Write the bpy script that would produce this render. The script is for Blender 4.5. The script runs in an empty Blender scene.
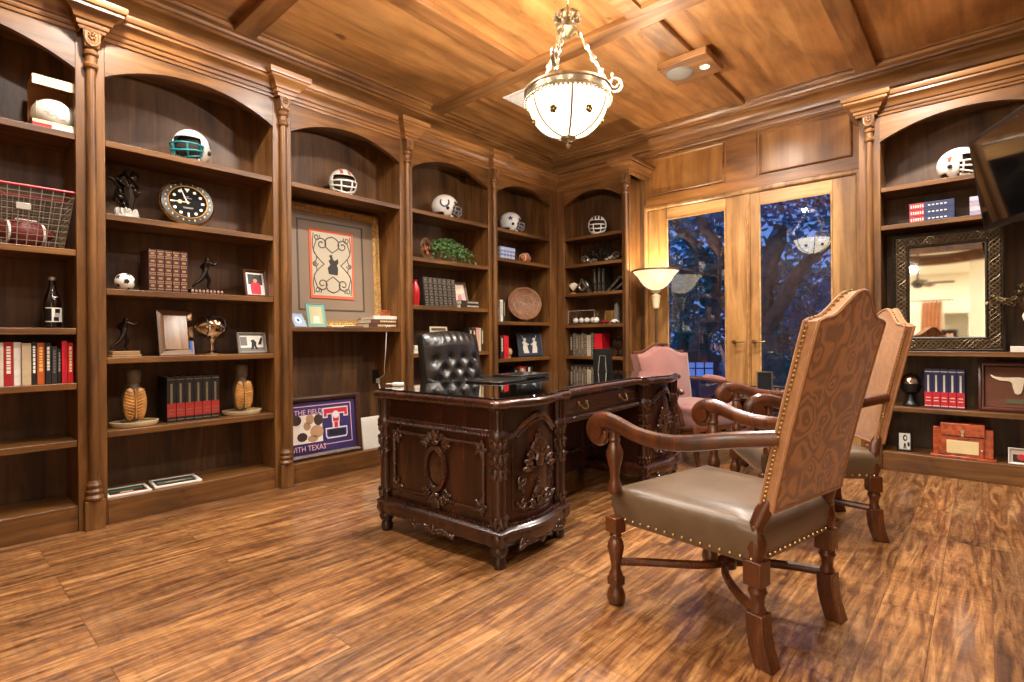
import bpy, bmesh, math, random
from math import sin, cos, pi, radians, sqrt, atan2
from mathutils import Vector, Matrix, Euler
random.seed(7)
SC = bpy.context.scene
COL = SC.collection
R90 = pi/2

# ------------------------------------------------------------------ colours and materials
def c(h):
    h = h.lstrip('#'); o = []
    for i in (0, 2, 4):
        v = int(h[i:i+2], 16)/255
        o.append(v/12.92 if v <= .04045 else ((v+.055)/1.055)**2.4)
    return (o[0], o[1], o[2], 1)
_M = {}
class NT:
    def __init__(s, name):
        s.m = bpy.data.materials.new(name); s.m.use_nodes = True
        s.t = s.m.node_tree; s.t.nodes.clear()
        s.out = s.n('ShaderNodeOutputMaterial')
    def n(s, kind, **kw):
        x = s.t.nodes.new(kind)
        for k, v in kw.items():
            if k.startswith('i_'):
                x.inputs[k[2:].replace('_', ' ')].default_value = v
            else: setattr(x, k, v)
        return x
    def l(s, a, b): s.t.links.new(a, b)
    def ramp(s, fac, stops):
        r = s.n('ShaderNodeValToRGB'); e = r.color_ramp.elements
        while len(e) < len(stops): e.new(.5)
        for k, (p, cc) in enumerate(stops): e[k].position = p; e[k].color = cc
        s.l(fac, r.inputs[0]); return r.outputs[0]
    def mix(s, mode, fac, a, b):
        x = s.n('ShaderNodeMix', data_type='RGBA', blend_type=mode)
        for v, k in ((fac, 0), (a, 6), (b, 7)):
            if hasattr(v, 'links'): s.l(v, x.inputs[k])
            else: x.inputs[k].default_value = v
        return x.outputs[2]
    def bsdf(s, **kw):
        b = s.n('ShaderNodeBsdfPrincipled')
        for k, v in kw.items():
            k = k.replace('_', ' ')
            if hasattr(v, 'links'): s.l(v, b.inputs[k])
            else: b.inputs[k].default_value = v
        s.l(b.outputs[0], s.out.inputs[0]); return b
    def bump(s, h, strength, dist=.01):
        b = s.n('ShaderNodeBump'); b.inputs['Strength'].default_value = strength; b.inputs['Distance'].default_value = dist
        s.l(h, b.inputs['Height']); return b.outputs[0]
    def coord(s, scale=(1, 1, 1), rot=(0, 0, 0), kind='Object'):
        t = s.n('ShaderNodeTexCoord'); m = s.n('ShaderNodeMapping')
        m.inputs['Scale'].default_value = scale; m.inputs['Rotation'].default_value = rot
        s.l(t.outputs[kind], m.inputs[0]); return m.outputs[0]
    def noise(s, vec, scale, detail=4, rough=.55, dist=0):
        x = s.n('ShaderNodeTexNoise'); x.inputs['Scale'].default_value = scale; x.inputs['Detail'].default_value = detail
        x.inputs['Roughness'].default_value = rough; x.inputs['Distortion'].default_value = dist
        s.l(vec, x.inputs['Vector']); return x.outputs[0]

def mat(name, col, rough=.5, metal=0, var=0, vs=8, bump=0, bs=40, emit=0, coat=0, sheen=0, spec=.5):
    if name in _M: return _M[name]
    t = NT(name); col = c(col) if isinstance(col, str) else col
    kw = dict(Roughness=rough, Metallic=metal, Specular_IOR_Level=spec, Coat_Weight=coat, Sheen_Weight=sheen)
    base = col; v = None
    if var or bump: v = t.coord()
    if var:
        n = t.noise(v, vs, 5)
        lo = tuple(x*(1-var) for x in col[:3])+(1,); hi = tuple(min(1, x*(1+var)) for x in col[:3])+(1,)
        base = t.ramp(n, [(.3, lo), (.7, hi)])
    kw['Base_Color'] = base
    if bump: kw['Normal'] = t.bump(t.noise(v, bs, 3), bump, .004)
    if emit: kw['Emission_Color'] = col; kw['Emission_Strength'] = emit
    t.bsdf(**kw); _M[name] = t.m; return t.m

def wood(name, dark, mid, light, axis='z', rough=.38, s=1.0, knots=.5, coat=.15, bump=.06):
    if name in _M: return _M[name]
    t = NT(name); k = {'x': 0, 'y': 1, 'z': 2}[axis]
    sc = [9*s]*3; sc[k] = .8*s
    v = t.coord(tuple(sc)); v0 = t.coord()
    g = t.noise(v, 1.6, 8, .62, .7)
    base = t.ramp(g, [(.28, c(dark)), (.5, c(mid)), (.74, c(light))])
    sc2 = [2.2]*3; sc2[k] = 1.0
    b = t.noise(t.coord(tuple(sc2)), 1.5, 4, .6, .5)
    blotch = t.ramp(b, [(.32, (.52, .5, .48, 1)), (.62, (1.12, 1.1, 1.06, 1))])
    base = t.mix('MULTIPLY', .8, base, blotch)
    if knots:
        sc3 = [3.2]*3; sc3[k] = 1.5
        q = t.noise(t.coord(tuple(sc3)), 2.3, 2, .5, 1.2)
        kn = t.ramp(q, [(.70, (1, 1, 1, 1)), (.77, (.42, .36, .32, 1))])
        base = t.mix('MULTIPLY', knots, base, kn)
    rr = t.ramp(g, [(.2, (rough*1.25,)*3+(1,)), (.8, (rough*.85,)*3+(1,))])
    t.bsdf(Base_Color=base, Roughness=rr, Coat_Weight=coat, Coat_Roughness=.25, Normal=t.bump(g, bump, .01))
    _M[name] = t.m; return t.m

# ------------------------------------------------------------------ mesh builder
class MB:
    def __init__(s): s.v = []; s.f = []; s.mi = []; s.m = 0; s.T = None
    def add(s, vs, fs):
        o = len(s.v)
        if s.T is not None: vs = [s.T @ Vector(p) for p in vs]
        s.v += [tuple(p) for p in vs]
        s.f += [tuple(i+o for i in f) for f in fs]; s.mi += [s.m]*len(fs); return s
    def box(s, x0, x1, y0, y1, z0, z1):
        return s.add([(x0,y0,z0),(x1,y0,z0),(x1,y1,z0),(x0,y1,z0),(x0,y0,z1),(x1,y0,z1),(x1,y1,z1),(x0,y1,z1)],
              [(0,3,2,1),(4,5,6,7),(0,1,5,4),(1,2,6,5),(2,3,7,6),(3,0,4,7)])
    def cbox(s, cx, cy, cz, sx, sy, sz): return s.box(cx-sx/2, cx+sx/2, cy-sy/2, cy+sy/2, cz-sz/2, cz+sz/2)
    def loft(s, rings, cap0=True, cap1=True, closed=True):
        n = len(rings[0]); vs = [p for r in rings for p in r]; fs = []
        for i in range(len(rings)-1):
            for j in range(n if closed else n-1):
                a = i*n+j; b = i*n+(j+1) % n
                fs.append((a, b, b+n, a+n))
        if cap0: fs.append(tuple(range(n-1, -1, -1)))
        if cap1: fs.append(tuple((len(rings)-1)*n+j for j in range(n)))
        return s.add(vs, fs)
    def lathe(s, prof, cen=(0, 0, 0), n=20, ax='z', sx=1, sy=1, rot=0, ring_=False):
        rings = []; prof = prof+[prof[0]] if ring_ else prof
        for r, h in prof:
            ring = []
            for j in range(n):
                a = 2*pi*j/n+rot; x = max(r, 1e-4)*cos(a)*sx; y = max(r, 1e-4)*sin(a)*sy
                p = (x, y, h) if ax == 'z' else ((h, x, y) if ax == 'x' else (y, h, x))
                ring.append((p[0]+cen[0], p[1]+cen[1], p[2]+cen[2]))
            rings.append(ring)
        return s.loft(rings, not ring_, not ring_)
    def tube(s, pts, r, n=8, closed=False, sx=1.0, up=(0, 0, 1)):
        pts = [Vector(p) for p in pts]; N = len(pts)
        rs = r if isinstance(r, (list, tuple)) else [r]*N
        rings = []; prev = None
        for i, p in enumerate(pts):
            if closed: t = pts[(i+1) % N]-pts[i-1]
            else: t = pts[min(i+1, N-1)]-pts[max(i-1, 0)]
            t.normalize()
            if prev is None:
                a = Vector(up)
                if abs(t.dot(a)) > .95: a = Vector((1, 0, 0)) if abs(t.x) < .9 else Vector((0, 1, 0))
                u = (a-t*a.dot(t)).normalized()
            else: u = (prev-t*prev.dot(t)).normalized()
            prev = u; w = t.cross(u)
            rings.append([tuple(p+(u*cos(2*pi*j/n)+w*sin(2*pi*j/n)*sx)*rs[i]) for j in range(n)])
        if closed:
            rings.append(rings[0]); return s.loft(rings, False, False)
        return s.loft(rings)
    def prism(s, poly, a0, a1, pl='xy'):
        def P(u, v, w): return (u, v, w) if pl == 'xy' else ((u, w, v) if pl == 'xz' else (w, u, v))
        n = len(poly)
        vs = [P(u, v, a0) for u, v in poly]+[P(u, v, a1) for u, v in poly]
        fs = [tuple(range(n-1, -1, -1)), tuple(range(n, 2*n))]+[(i, (i+1) % n, (i+1) % n+n, i+n) for i in range(n)]
        return s.add(vs, fs)
    def ell(s, cen, r, n=10, m=7, rot=None):
        if not isinstance(r, (tuple, list)): r = (r, r, r)
        rings = []
        for i in range(m+1):
            t = pi*i/m; ring = []
            for j in range(n):
                a = 2*pi*j/n; q = max(sin(t), 1e-3)
                p = Vector((r[0]*q*cos(a), r[1]*q*sin(a), -r[2]*cos(t)))
                if rot is not None: p = rot @ p
                ring.append(tuple(p+Vector(cen)))
            rings.append(ring)
        return s.loft(rings)
    def surf(s, fn, nu, nv, cu=False):
        vs = [fn(i/(nu if cu else nu), j/nv) for j in range(nv+1) for i in range(nu if cu else nu+1)]
        w = nu if cu else nu+1; fs = []
        for j in range(nv):
            for i in range(nu):
                a = j*w+i; b = j*w+(i+1) % w if cu else a+1
                fs.append((a, b, b+w, a+w))
        return s.add(vs, fs)
    def sweep(s, prof, path, closed=False, f=None):
        """prof: (offset to the right of the path, height); path: 2D points; f maps (a, b, h) to 3D."""
        f = f or (lambda a, b, h: (a, b, h)); N = len(path); rings = []
        P = [Vector(p) for p in path]
        for i in range(N):
            d0 = (P[i]-P[i-1]).normalized() if (i > 0 or closed) else None
            d1 = (P[(i+1) % N]-P[i]).normalized() if (i < N-1 or closed) else None
            d0 = d0 or d1; d1 = d1 or d0
            n0 = Vector((d0.y, -d0.x)); n1 = Vector((d1.y, -d1.x))
            m = n0+n1
            m = m/max(.15, (1+n0.dot(n1))) if m.length > 1e-6 else n0
            rings.append([f(P[i].x+m.x*o, P[i].y+m.y*o, h) for o, h in prof])
        if closed: rings.append(rings[0])
        return s.loft(rings, not closed, not closed)

def dirmat(b):
    """material 0 on faces that run along y, 1 on faces that run along x"""
    for k, f in enumerate(b.f):
        P = [Vector(b.v[i]) for i in f]; d = max((P[i]-P[i-1] for i in range(len(P))), key=lambda q: q.length)
        b.mi[k] = 1 if abs(d.x) > abs(d.y) else 0
    return b
def obj(name, mb, mats, parent=None, bev=0, bseg=2, smooth=True, ang=35, loc=None, rot=None, sub=0):
    me = bpy.data.meshes.new(name); me.from_pydata(mb.v, [], mb.f)
    mats = mats if isinstance(mats, (list, tuple)) else [mats]
    for m in mats: me.materials.append(m)
    if len(mats) > 1: me.polygons.foreach_set('material_index', mb.mi)
    bm = bmesh.new(); bm.from_mesh(me); bmesh.ops.recalc_face_normals(bm, faces=bm.faces); bm.to_mesh(me); bm.free()
    if smooth:
        me.polygons.foreach_set('use_smooth', [True]*len(me.polygons))
        me.set_sharp_from_angle(angle=radians(ang))
    me.update()
    o = bpy.data.objects.new(name, me); COL.objects.link(o)
    if parent: o.parent = parent
    if loc: o.location = loc
    if rot: o.rotation_euler = rot
    if bev:
        b = o.modifiers.new('edge', 'BEVEL'); b.width = bev; b.segments = bseg; b.limit_method = 'ANGLE'; b.angle_limit = radians(40); b.harden_normals = False
    if sub:
        q = o.modifiers.new('smooth', 'SUBSURF'); q.levels = sub; q.render_levels = sub
    return o
def tag(o, label, cat, group=None):
    if len(label.split()) > 16: print("LONG", len(label.split()), label)
    o['label'] = label; o['category'] = cat
    if group: o['group'] = group
    return o
def thing(name, label, cat, loc=(0, 0, 0), rz=0, group=None):
    o = bpy.data.objects.new(name, None); COL.objects.link(o); o.empty_display_size = .05
    o.location = loc; o.rotation_euler = (0, 0, rz)
    return tag(o, label, cat, group)
def struct(name, mb, m, **k):
    o = obj(name, mb, m, **k); o['kind'] = 'structure'; return o
def copy_thing(o, label, loc, rz):
    r = o.copy(); COL.objects.link(r); r.location = loc; r.rotation_euler = (0, 0, rz); r['label'] = label
    for ch in list(o.children):
        k = ch.copy(); COL.objects.link(k); k.parent = r
        for g in ch.children:
            q = g.copy(); COL.objects.link(q); q.parent = k
    return r
def text(s, size, m, parent, loc, rot=(R90, 0, 0), ex=.0006, sx=1.0, name='lettering', al='CENTER'):
    cu = bpy.data.curves.new(name, 'FONT'); cu.body = s; cu.size = size; cu.extrude = ex; cu.align_x = al; cu.align_y = 'CENTER'
    cu.resolution_u = 2
    cu.materials.append(m); o = bpy.data.objects.new(name, cu); COL.objects.link(o)
    bpy.context.view_layer.update(); me = bpy.data.meshes.new_from_object(o.evaluated_get(bpy.context.evaluated_depsgraph_get())); bpy.data.objects.remove(o)
    o = bpy.data.objects.new(name, me); COL.objects.link(o)
    o.parent = parent; o.location = loc; o.rotation_euler = rot; o.scale = (sx, 1, 1); return o
def skin(name, pts, edges, rads, m, parent, sub=2, scale=1.0):
    me = bpy.data.meshes.new(name); bm = bmesh.new(); ly = bm.verts.layers.skin.verify(); vs = []
    for i, p in enumerate(pts):
        v = bm.verts.new(Vector(p)*scale); r = rads[i]*scale; v[ly].radius = (r, r); v[ly].use_root = (i == 0); vs.append(v)
    for a, b in edges: bm.edges.new((vs[a], vs[b]))
    bm.to_mesh(me); bm.free(); me.materials.append(m)
    o = bpy.data.objects.new(name, me); COL.objects.link(o); o.parent = parent
    k = o.modifiers.new('body', 'SKIN'); k.use_smooth_shade = True
    q = o.modifiers.new('smooth', 'SUBSURF'); q.levels = sub; q.render_levels = sub
    return o
def circ(r, n=24, cx=0, cy=0, a0=0, a1=2*pi, sx=1, sy=1):
    full = abs(a1-a0-2*pi) < 1e-6
    return [(cx+r*sx*cos(a0+(a1-a0)*i/(n if full else n-1)), cy+r*sy*sin(a0+(a1-a0)*i/(n if full else n-1))) for i in range(n)]
def spiral(cx, cy, r0, r1, a0, turns, n=22):
    return [(cx+(r0+(r1-r0)*i/(n-1))*cos(a0+turns*2*pi*i/(n-1)), cy+(r0+(r1-r0)*i/(n-1))*sin(a0+turns*2*pi*i/(n-1))) for i in range(n)]
def lerp(a, b, t): return a+(b-a)*t
def bez(p, n=12):
    """Catmull-Rom through the points."""
    p = [Vector(q) for q in p]; o = []
    for i in range(len(p)-1):
        a = p[max(i-1, 0)]; b = p[i]; d = p[i+1]; e = p[min(i+2, len(p)-1)]
        for k in range(n):
            t = k/n
            o.append(.5*((2*b)+(d-a)*t+(2*a-5*b+4*d-e)*t*t+(3*b-a-3*d+e)*t**3))
    o.append(p[-1]); return o

# ------------------------------------------------------------------ the room's woods
CAB = ('#3c2510', '#6b451f', '#8e6536')
W_z = wood('cabinet_wood_upright', *CAB, axis='z')
W_x = wood('cabinet_wood_across', *CAB, axis='x')
W_y = wood('cabinet_wood_along', *CAB, axis='y')
BACKW = wood('cabinet_back_wood', '#33200f', '#5a3c20', '#785532', axis='z', s=.8, rough=.45)
CROWN = wood('crown_wood', '#513014', '#85582c', '#ab7f4c', axis='y', s=.8)
CROWNx = wood('crown_wood_across', '#513014', '#85582c', '#ab7f4c', axis='x', s=.8)
CEIL = wood('ceiling_wood', '#7c4f27', '#b07a44', '#cb9860', axis='y', rough=.3, s=.55, knots=1.0)
BEAMx = wood('beam_wood_across', '#5c371a', '#8e5f34', '#ad8050', axis='x', rough=.33, s=.7)
BEAMy = wood('beam_wood_along', '#5c371a', '#8e5f34', '#ad8050', axis='y', rough=.33, s=.7)
DOORW = wood('door_wood', '#704a22', '#a07442', '#bb925c', axis='z', s=.8, rough=.35)
DOORX = wood('door_wood_across', '#86602f', '#b58a54', '#cba670', axis='x', s=.8, rough=.35)
MAHOG = wood('mahogany', '#170a05', '#2f150b', '#4a2213', axis='z', rough=.28, coat=.4, knots=0)
MAHOGy = wood('mahogany_along', '#180b06', '#34180d', '#522716', axis='y', rough=.25, coat=.5, knots=0)
CARVED = mat('carved_mahogany', '#3a2113', .25, var=.5, vs=30, coat=.4)
CHAIRW = wood('walnut_chair_wood', '#2c1408', '#552a12', '#764420', axis='z', rough=.27, coat=.4, knots=.2)
BRASS = mat('antique_brass', '#8d7440', .35, 1)
IRON = mat('dark_iron', '#2a241c', .45, .7)
BLACK = mat('black', '#0c0b0a', .4)
WHITE = mat('white', '#e6e2d8', .5)
CREAM = mat('cream', '#d8ccb0', .55, var=.1)
RED = mat('red', '#a81420', .45)
NAVY = mat('navy', '#1a2348', .45)
GOLD = mat('gold_leaf', '#b08a48', .35, .8)
PAPER = mat('paper_edges', '#cfc3a6', .7, var=.15, vs=80)
DARK = mat('dark_brown', '#20140c', .5)
# ------------------------------------------------------------------ floor
def floor_mat():
    t = NT('plank_floor')
    v = t.coord((1, 1, 1), (0, 0, R90))
    b = t.n('ShaderNodeTexBrick'); b.offset = .37; b.offset_frequency = 3
    for k, val in (('Scale', 1), ('Mortar Size', .0014), ('Mortar Smooth', .3), ('Bias', 0), ('Brick Width', 1.55), ('Row Height', .165)): b.inputs[k].default_value = val
    b.inputs['Color1'].default_value = (0, 0, 0, 1); b.inputs['Color2'].default_value = (1, 1, 1, 1); b.inputs['Mortar'].default_value = (.5, .5, .5, 1)
    t.l(v, b.inputs['Vector'])
    off = t.n('ShaderNodeVectorMath', operation='SCALE'); off.inputs[3].default_value = 13.7; t.l(b.outputs['Color'], off.inputs[0])
    def shifted(scale):
        a = t.n('ShaderNodeVectorMath', operation='ADD'); t.l(t.coord(scale), a.inputs[0]); t.l(off.outputs[0], a.inputs[1]); return a.outputs[0]
    g = t.noise(shifted((11, 1.1, 1)), 2.0, 9, .66, 1.4)
    base = t.ramp(g, [(.27, c('#331c0b')), (.43, c('#754a26')), (.56, c('#a67848')), (.75, c('#d0a672'))])
    per = t.ramp(b.outputs['Color'], [(0, (.62, .58, .54, 1)), (.5, (.95, .9, .86, 1)), (1, (1.15, 1.08, 1.0, 1))])
    base = t.mix('MULTIPLY', .85, base, per)
    q = t.noise(shifted((2.4, 1.6, 1)), 2.6, 5, .62, 1.0)
    base = t.mix('MULTIPLY', .75, base, t.ramp(q, [(.56, (1, 1, 1, 1)), (.72, (.42, .34, .28, 1))]))
    gap = t.ramp(b.outputs['Fac'], [(0, (1, 1, 1, 1)), (1, (.42, .36, .31, 1))])
    base = t.mix('MULTIPLY', 1, base, gap)
    chat = t.noise(shifted((5, 34, 1)), 1.0, 3, .5, .8)
    wav = t.noise(shifted((52, 6, 1)), 1.0, 4, .62, 2.6)
    base = t.mix('MULTIPLY', .55, base, t.ramp(wav, [(.34, (.7, .66, .63, 1)), (.56, (1.08, 1.08, 1.08, 1))])); h = t.mix('MIX', .55, chat, wav); h = t.mix('MULTIPLY', .8, h, gap)
    base = t.mix('MULTIPLY', .45, base, t.ramp(chat, [(.35, (.62, .58, .55, 1)), (.6, (1.1, 1.1, 1.1, 1))]))
    t.bsdf(Base_Color=base, Roughness=t.ramp(g, [(.2, (.42,)*3+(1,)), (.8, (.27,)*3+(1,))]), Normal=t.bump(h, .55, .012), Coat_Weight=.6, Coat_Roughness=.14)
    return t.m
struct('floor', MB().box(-.37, 4.27, -5.55, .37, -.1, 0), floor_mat(), smooth=False)

# ------------------------------------------------------------------ walls, ceiling, beams
UW = wood('upper_wall_wood', '#6b4420', '#9a6832', '#b5854a', axis='z', s=.5, rough=.36, knots=.8)
UWx = wood('upper_wall_rail_wood', '#5d3819', '#8d5c2c', '#a87a44', axis='x', s=.7, rough=.36)
CH = 3.3
struct('wall_left', MB().box(-.47, -.37, -5.65, .47, 0, CH), W_z, smooth=False)
struct('wall_right', MB().box(4.27, 4.37, -5.65, .47, 0, CH), W_z, smooth=False)
b = MB().box(-.37, 1.0, .37, .47, 0, CH); b.box(2.96, 4.27, .37, .47, 0, CH); b.box(1.0, 2.96, .37, .47, 2.44, CH)
struct('wall_back', b, UW, smooth=False)
# the wide cased opening behind the camera, its header bowed in plan
b = MB().box(-.37, 2.25, -5.65, -5.55, 0, CH); b.box(4.12, 4.27, -5.65, -5.55, 0, CH); b.box(2.25, 4.12, -5.65, -5.55, 2.62, CH)
struct('wall_front', b, W_z, smooth=False)
b = MB(); n = 18
hp = [(2.25+1.87*i/n, -5.55-.55*sin(pi*i/n)) for i in range(n+1)]
b.sweep([(0, 2.5), (-.02, 2.5), (-.03, 2.55), (-.05, 2.58), (-.05, 2.66), (.1, 2.66), (.1, 2.5)], hp)
struct('trim_4', b, CROWNx)
struct('ceiling', MB().box(-.37, 4.27, -5.55, .37, CH, CH+.1), CEIL, smooth=False)
bm_ = [(-.2, 4.1, -1.765, -1.61), (-.2, 4.1, -3.555, -3.40)]
for k, (x0, x1, y0, y1) in enumerate(bm_):
    struct('beam', MB().box(x0, x1, y0, y1, CH-.045, CH+.01), BEAMx, bev=.006)
for k, (x, y0, y1) in enumerate([(.96, -3.40, -1.765), (2.02, -1.61, .17), (3.06, -1.61, .17), (3.06, -3.40, -1.765), (2.02, -5.4, -3.555), (.96, -5.4, -3.555)]):
    struct('beam', MB().box(x-.077, x+.077, y0, y1, CH-.044, CH+.01), BEAMy, bev=.006)
b = MB().sweep([(0, CH-.043), (0, CH-.07), (.045, CH-.07), (.045, CH-.043)], [(2.09, -2.12), (2.36, -2.12), (2.36, -1.86), (2.09, -1.86)], closed=True); b.box(2.13, 2.32, -2.08, -1.9, CH-.05, CH-.043)
struct('trim_6', b, CROWNx)
struct('trim_5', MB().box(1.945, 2.5, -2.25, -1.765, CH-.045, CH+.01), BEAMx, bev=.006)
# crown moulding under the ceiling
cp = [(0, 3.04), (.018, 3.04), (.018, 3.058), (.03, 3.066), (.035, 3.085), (.035, 3.105), (.06, 3.112), (.065, 3.135), (.085, 3.16), (.115, 3.185), (.15, 3.2), (.15, 3.222), (.165, 3.228), (.17, 3.245), (.195, 3.262), (.2, 3.285), (.22, 3.288), (.22, 3.3), (0, 3.3)]
b = MB().sweep(cp, [(-.37, -5.55), (-.37, .37), (4.27, .37), (4.27, -5.55)])
struct('trim_3', dirmat(b), [CROWN, CROWNx])
# raised frames on the upper wall above the doors
def upframe(x0, x1, z0, z1, nm):
    b = MB().sweep([(0, 0), (0, -.014), (.006, -.02), (.014, -.012), (.02, -.012), (.02, 0)], [(x0, z0), (x0, z1), (x1, z1), (x1, z0)], closed=True, f=lambda a, z, h: (a, .37+h, z))
    struct(nm, b, UWx)
upframe(1.03, 1.83, 2.62, 3.015, 'trim_7'); upframe(2.165, 2.93, 2.62, 3.02, 'trim_8')
b = MB().box(.97, 3.02, .345, .37, 2.50, 2.60); b.box(1.85, 2.145, .356, .37, 2.6, 3.04)
struct('trim_9', b, UWx, bev=.004)

# ------------------------------------------------------------------ garden doors
GL = NT('window_glass')
fr = GL.n('ShaderNodeFresnel'); fr.inputs[0].default_value = 1.5
ma = GL.n('ShaderNodeMath', operation='MULTIPLY_ADD'); ma.inputs[1].default_value = 1.0; ma.inputs[2].default_value = .09; GL.l(fr.outputs[0], ma.inputs[0])
tr = GL.n('ShaderNodeBsdfTransparent'); tr.inputs[0].default_value = (.9, .93, .95, 1); gs = GL.n('ShaderNodeBsdfGlossy'); gs.inputs['Roughness'].default_value = 0
mx = GL.n('ShaderNodeMixShader'); GL.l(ma.outputs[0], mx.inputs[0]); GL.l(tr.outputs[0], mx.inputs[1]); GL.l(gs.outputs[0], mx.inputs[2]); GL.l(mx.outputs[0], GL.out.inputs[0])
GLASS = GL.m
YD = .385
def casing():
    pr = [(0, 0), (0, -.02), (.012, -.03), (.03, -.03), (.036, -.022), (.06, -.018), (.066, -.008), (.085, -.006), (.085, 0)]
    b = MB().sweep(pr, [(2.955, 0), (2.955, 2.455), (.985, 2.455), (.985, 0)], f=lambda a, z, h: (a, .37+h, z))
    struct('trim_10', b, DOORW)
    # rope-turned astragal between the two doors
    b = MB().box(2.035, 2.075, .352, .40, 0, 2.45)
    pts = []
    b.tube([(2.055, .345, z*.02) for z in range(0, 120)], [.012+.003*sin(z*1.3) for z in range(120)], 8)
    struct('trim_11', b, DOORW)
casing()
def door(nm, x0, x1, g0, g1, gt, hx):
    d = bpy.data.objects.new(nm, None); COL.objects.link(d); d['kind'] = 'structure'; d.location = (0, 0, 0)
    y0, y1 = .362, .41
    for a, e in ((x0, g0), (g1, x1)): obj('door_stile', MB().box(a, e, y0, y1, .01, 2.45), DOORW, d, bev=.004)
    obj('door_rail', MB().box(g0, g1, y0, y1, gt, 2.45), DOORX, d, bev=.004)
    obj('door_rail', MB().box(g0, g1, y0, y1, .01, .26), DOORX, d, bev=.004)
    b = MB().sweep([(0, 0), (0, -.012), (.012, -.008), (.012, 0)], [(g0, .26), (g0, gt), (g1, gt), (g1, .26)], closed=True, f=lambda a, z, h: (a, y0+.004+h, z))
    obj('glass_stop', b, DOORX, d)
    obj('glass_pane', MB().box(g0-.005, g1+.005, .392, .398, .25, gt+.01), GLASS, d, smooth=False)
    b = MB().lathe([(.022, 0), (.022, .008), (.009, .012), (.009, .05)], (hx, y0-.05, 1.0), 14, 'y'); b.tube([(hx, y0-.05, 1.0), (hx+.02, y0-.055, 1.0), (hx+.1, y0-.05, 1.005)], [.009, .009, .007], 8)
    obj('door_handle', b, BRASS, d)
    return d
door('door_1', 1.0, 2.034, 1.215, 1.84, 2.335, 1.93)
door('door_2', 2.076, 2.955, 2.16, 2.775, 2.335, 2.12)

# ------------------------------------------------------------------ bookcases
ZTOP = 2.80
def bookcase(label, loc, rz, W, l, r, shelves, colx=0.0, coly=-.022, right_side=True):
    """x along the width, y to the back; opening from l to W-r."""
    t = thing('bookcase', label, 'bookcase', loc, rz, 'built-in bookcases around the study')
    D = .366
    obj('back_panel', MB().box(.01, W-.01, D-.018, D, .0, ZTOP+.12), BACKW, t, smooth=False)
    for a, e in ((l-.03, l), (W-r, W-r+.03)):
        obj('side_panel', MB().box(a, e, .02, D-.018, .0, ZTOP), W_z, t, smooth=False)
    for a, e in ((0, l), (W-r, W)):
        obj('stile', MB().box(a+.0005, e-.0005, 0, .03, 0, ZTOP), W_z, t, bev=.003)
    x0, x1 = l, W-r; zs, za = 2.582, 2.718; w = (x1-x0)/2; h = za-zs; R = (w*w+h*h)/(2*h); cz = za-R; n = 28
    a0 = math.asin(w/R)
    arc = [((x0+x1)/2+R*sin(-a0+2*a0*i/n), cz+R*cos(-a0+2*a0*i/n)) for i in range(n+1)]
    obj('arch_header', MB().prism(arc+[(x1, ZTOP), (x0, ZTOP)], .001, .045, 'xz'), W_x, t, ang=20)
    obj('top_panel', MB().box(x0, x1, .045, D-.018, ZTOP-.03, ZTOP), W_x, t, smooth=False)
    obj('plinth', MB().box(x0, x1, .002, .025, 0, .142), W_x, t, bev=.003)
    for z in shelves:
        th = .036
        obj('shelf', MB().box(x0+.001, x1-.001, .006 if z > .2 else .025, D-.018, z-th, z), W_x, t, bev=.003)
    if colx is not None:
        cx, cy = colx, coly
        k = obj('column', MB().lathe([(.024, .27), (.026, .6), (.026, 1.2), (.0235, 2.0), (.022, 2.6)], (cx, cy, 0), 18), W_z, t)
        b = MB().box(cx-.046, cx+.046, cy-.03, .0, 0, .165)
        b.lathe([(.03, .165), (.043, .167), (.045, .18), (.038, .192), (.032, .196), (.036, .205), (.041, .213), (.036, .225), (.031, .23), (.037, .24), (.038, .25), (.03, .262), (.026, .275)], (cx, cy, 0), 20)
        obj('column_base', b, W_z, k, bev=.003)
        b = MB().lathe([(.022, 2.59), (.033, 2.595), (.036, 2.61), (.03, 2.622), (.026, 2.626), (.027, 2.66), (.036, 2.668), (.038, 2.682), (.032, 2.692), (.03, 2.70)], (cx, cy, 0), 20)
        # tapered capital block with a shield and a rosette
        b.loft([[(cx-q, cy-q-.004, z), (cx+q, cy-q-.004, z), (cx+q, .0, z), (cx-q, .0, z)] for q, z in ((.03, 2.70), (.034, 2.705), (.038, 2.74), (.043, 2.80), (.043, 2.815), (.048, 2.82), (.048, 2.845))])
        b.tube([(cx-.03, cy-.043, 2.80), (cx-.032, cy-.043, 2.74), (cx-.02, cy-.043, 2.715), (cx, cy-.042, 2.708), (cx+.02, cy-.043, 2.715), (cx+.032, cy-.043, 2.74), (cx+.03, cy-.043, 2.80)], .006, 6)
        for i in range(7): b.ell((cx+.014*cos(i*2*pi/7), cy-.044, 2.765+.018*sin(i*2*pi/7)), (.008, .008, .01), 7, 5)
        b.ell((cx, cy-.048, 2.765), .008, 7, 5)
        obj('capital', b, W_z, k, bev=.002)
    return t
L_ = .067
A1 = [2.219, 1.57, 1.132, .826, .506, .142]
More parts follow.
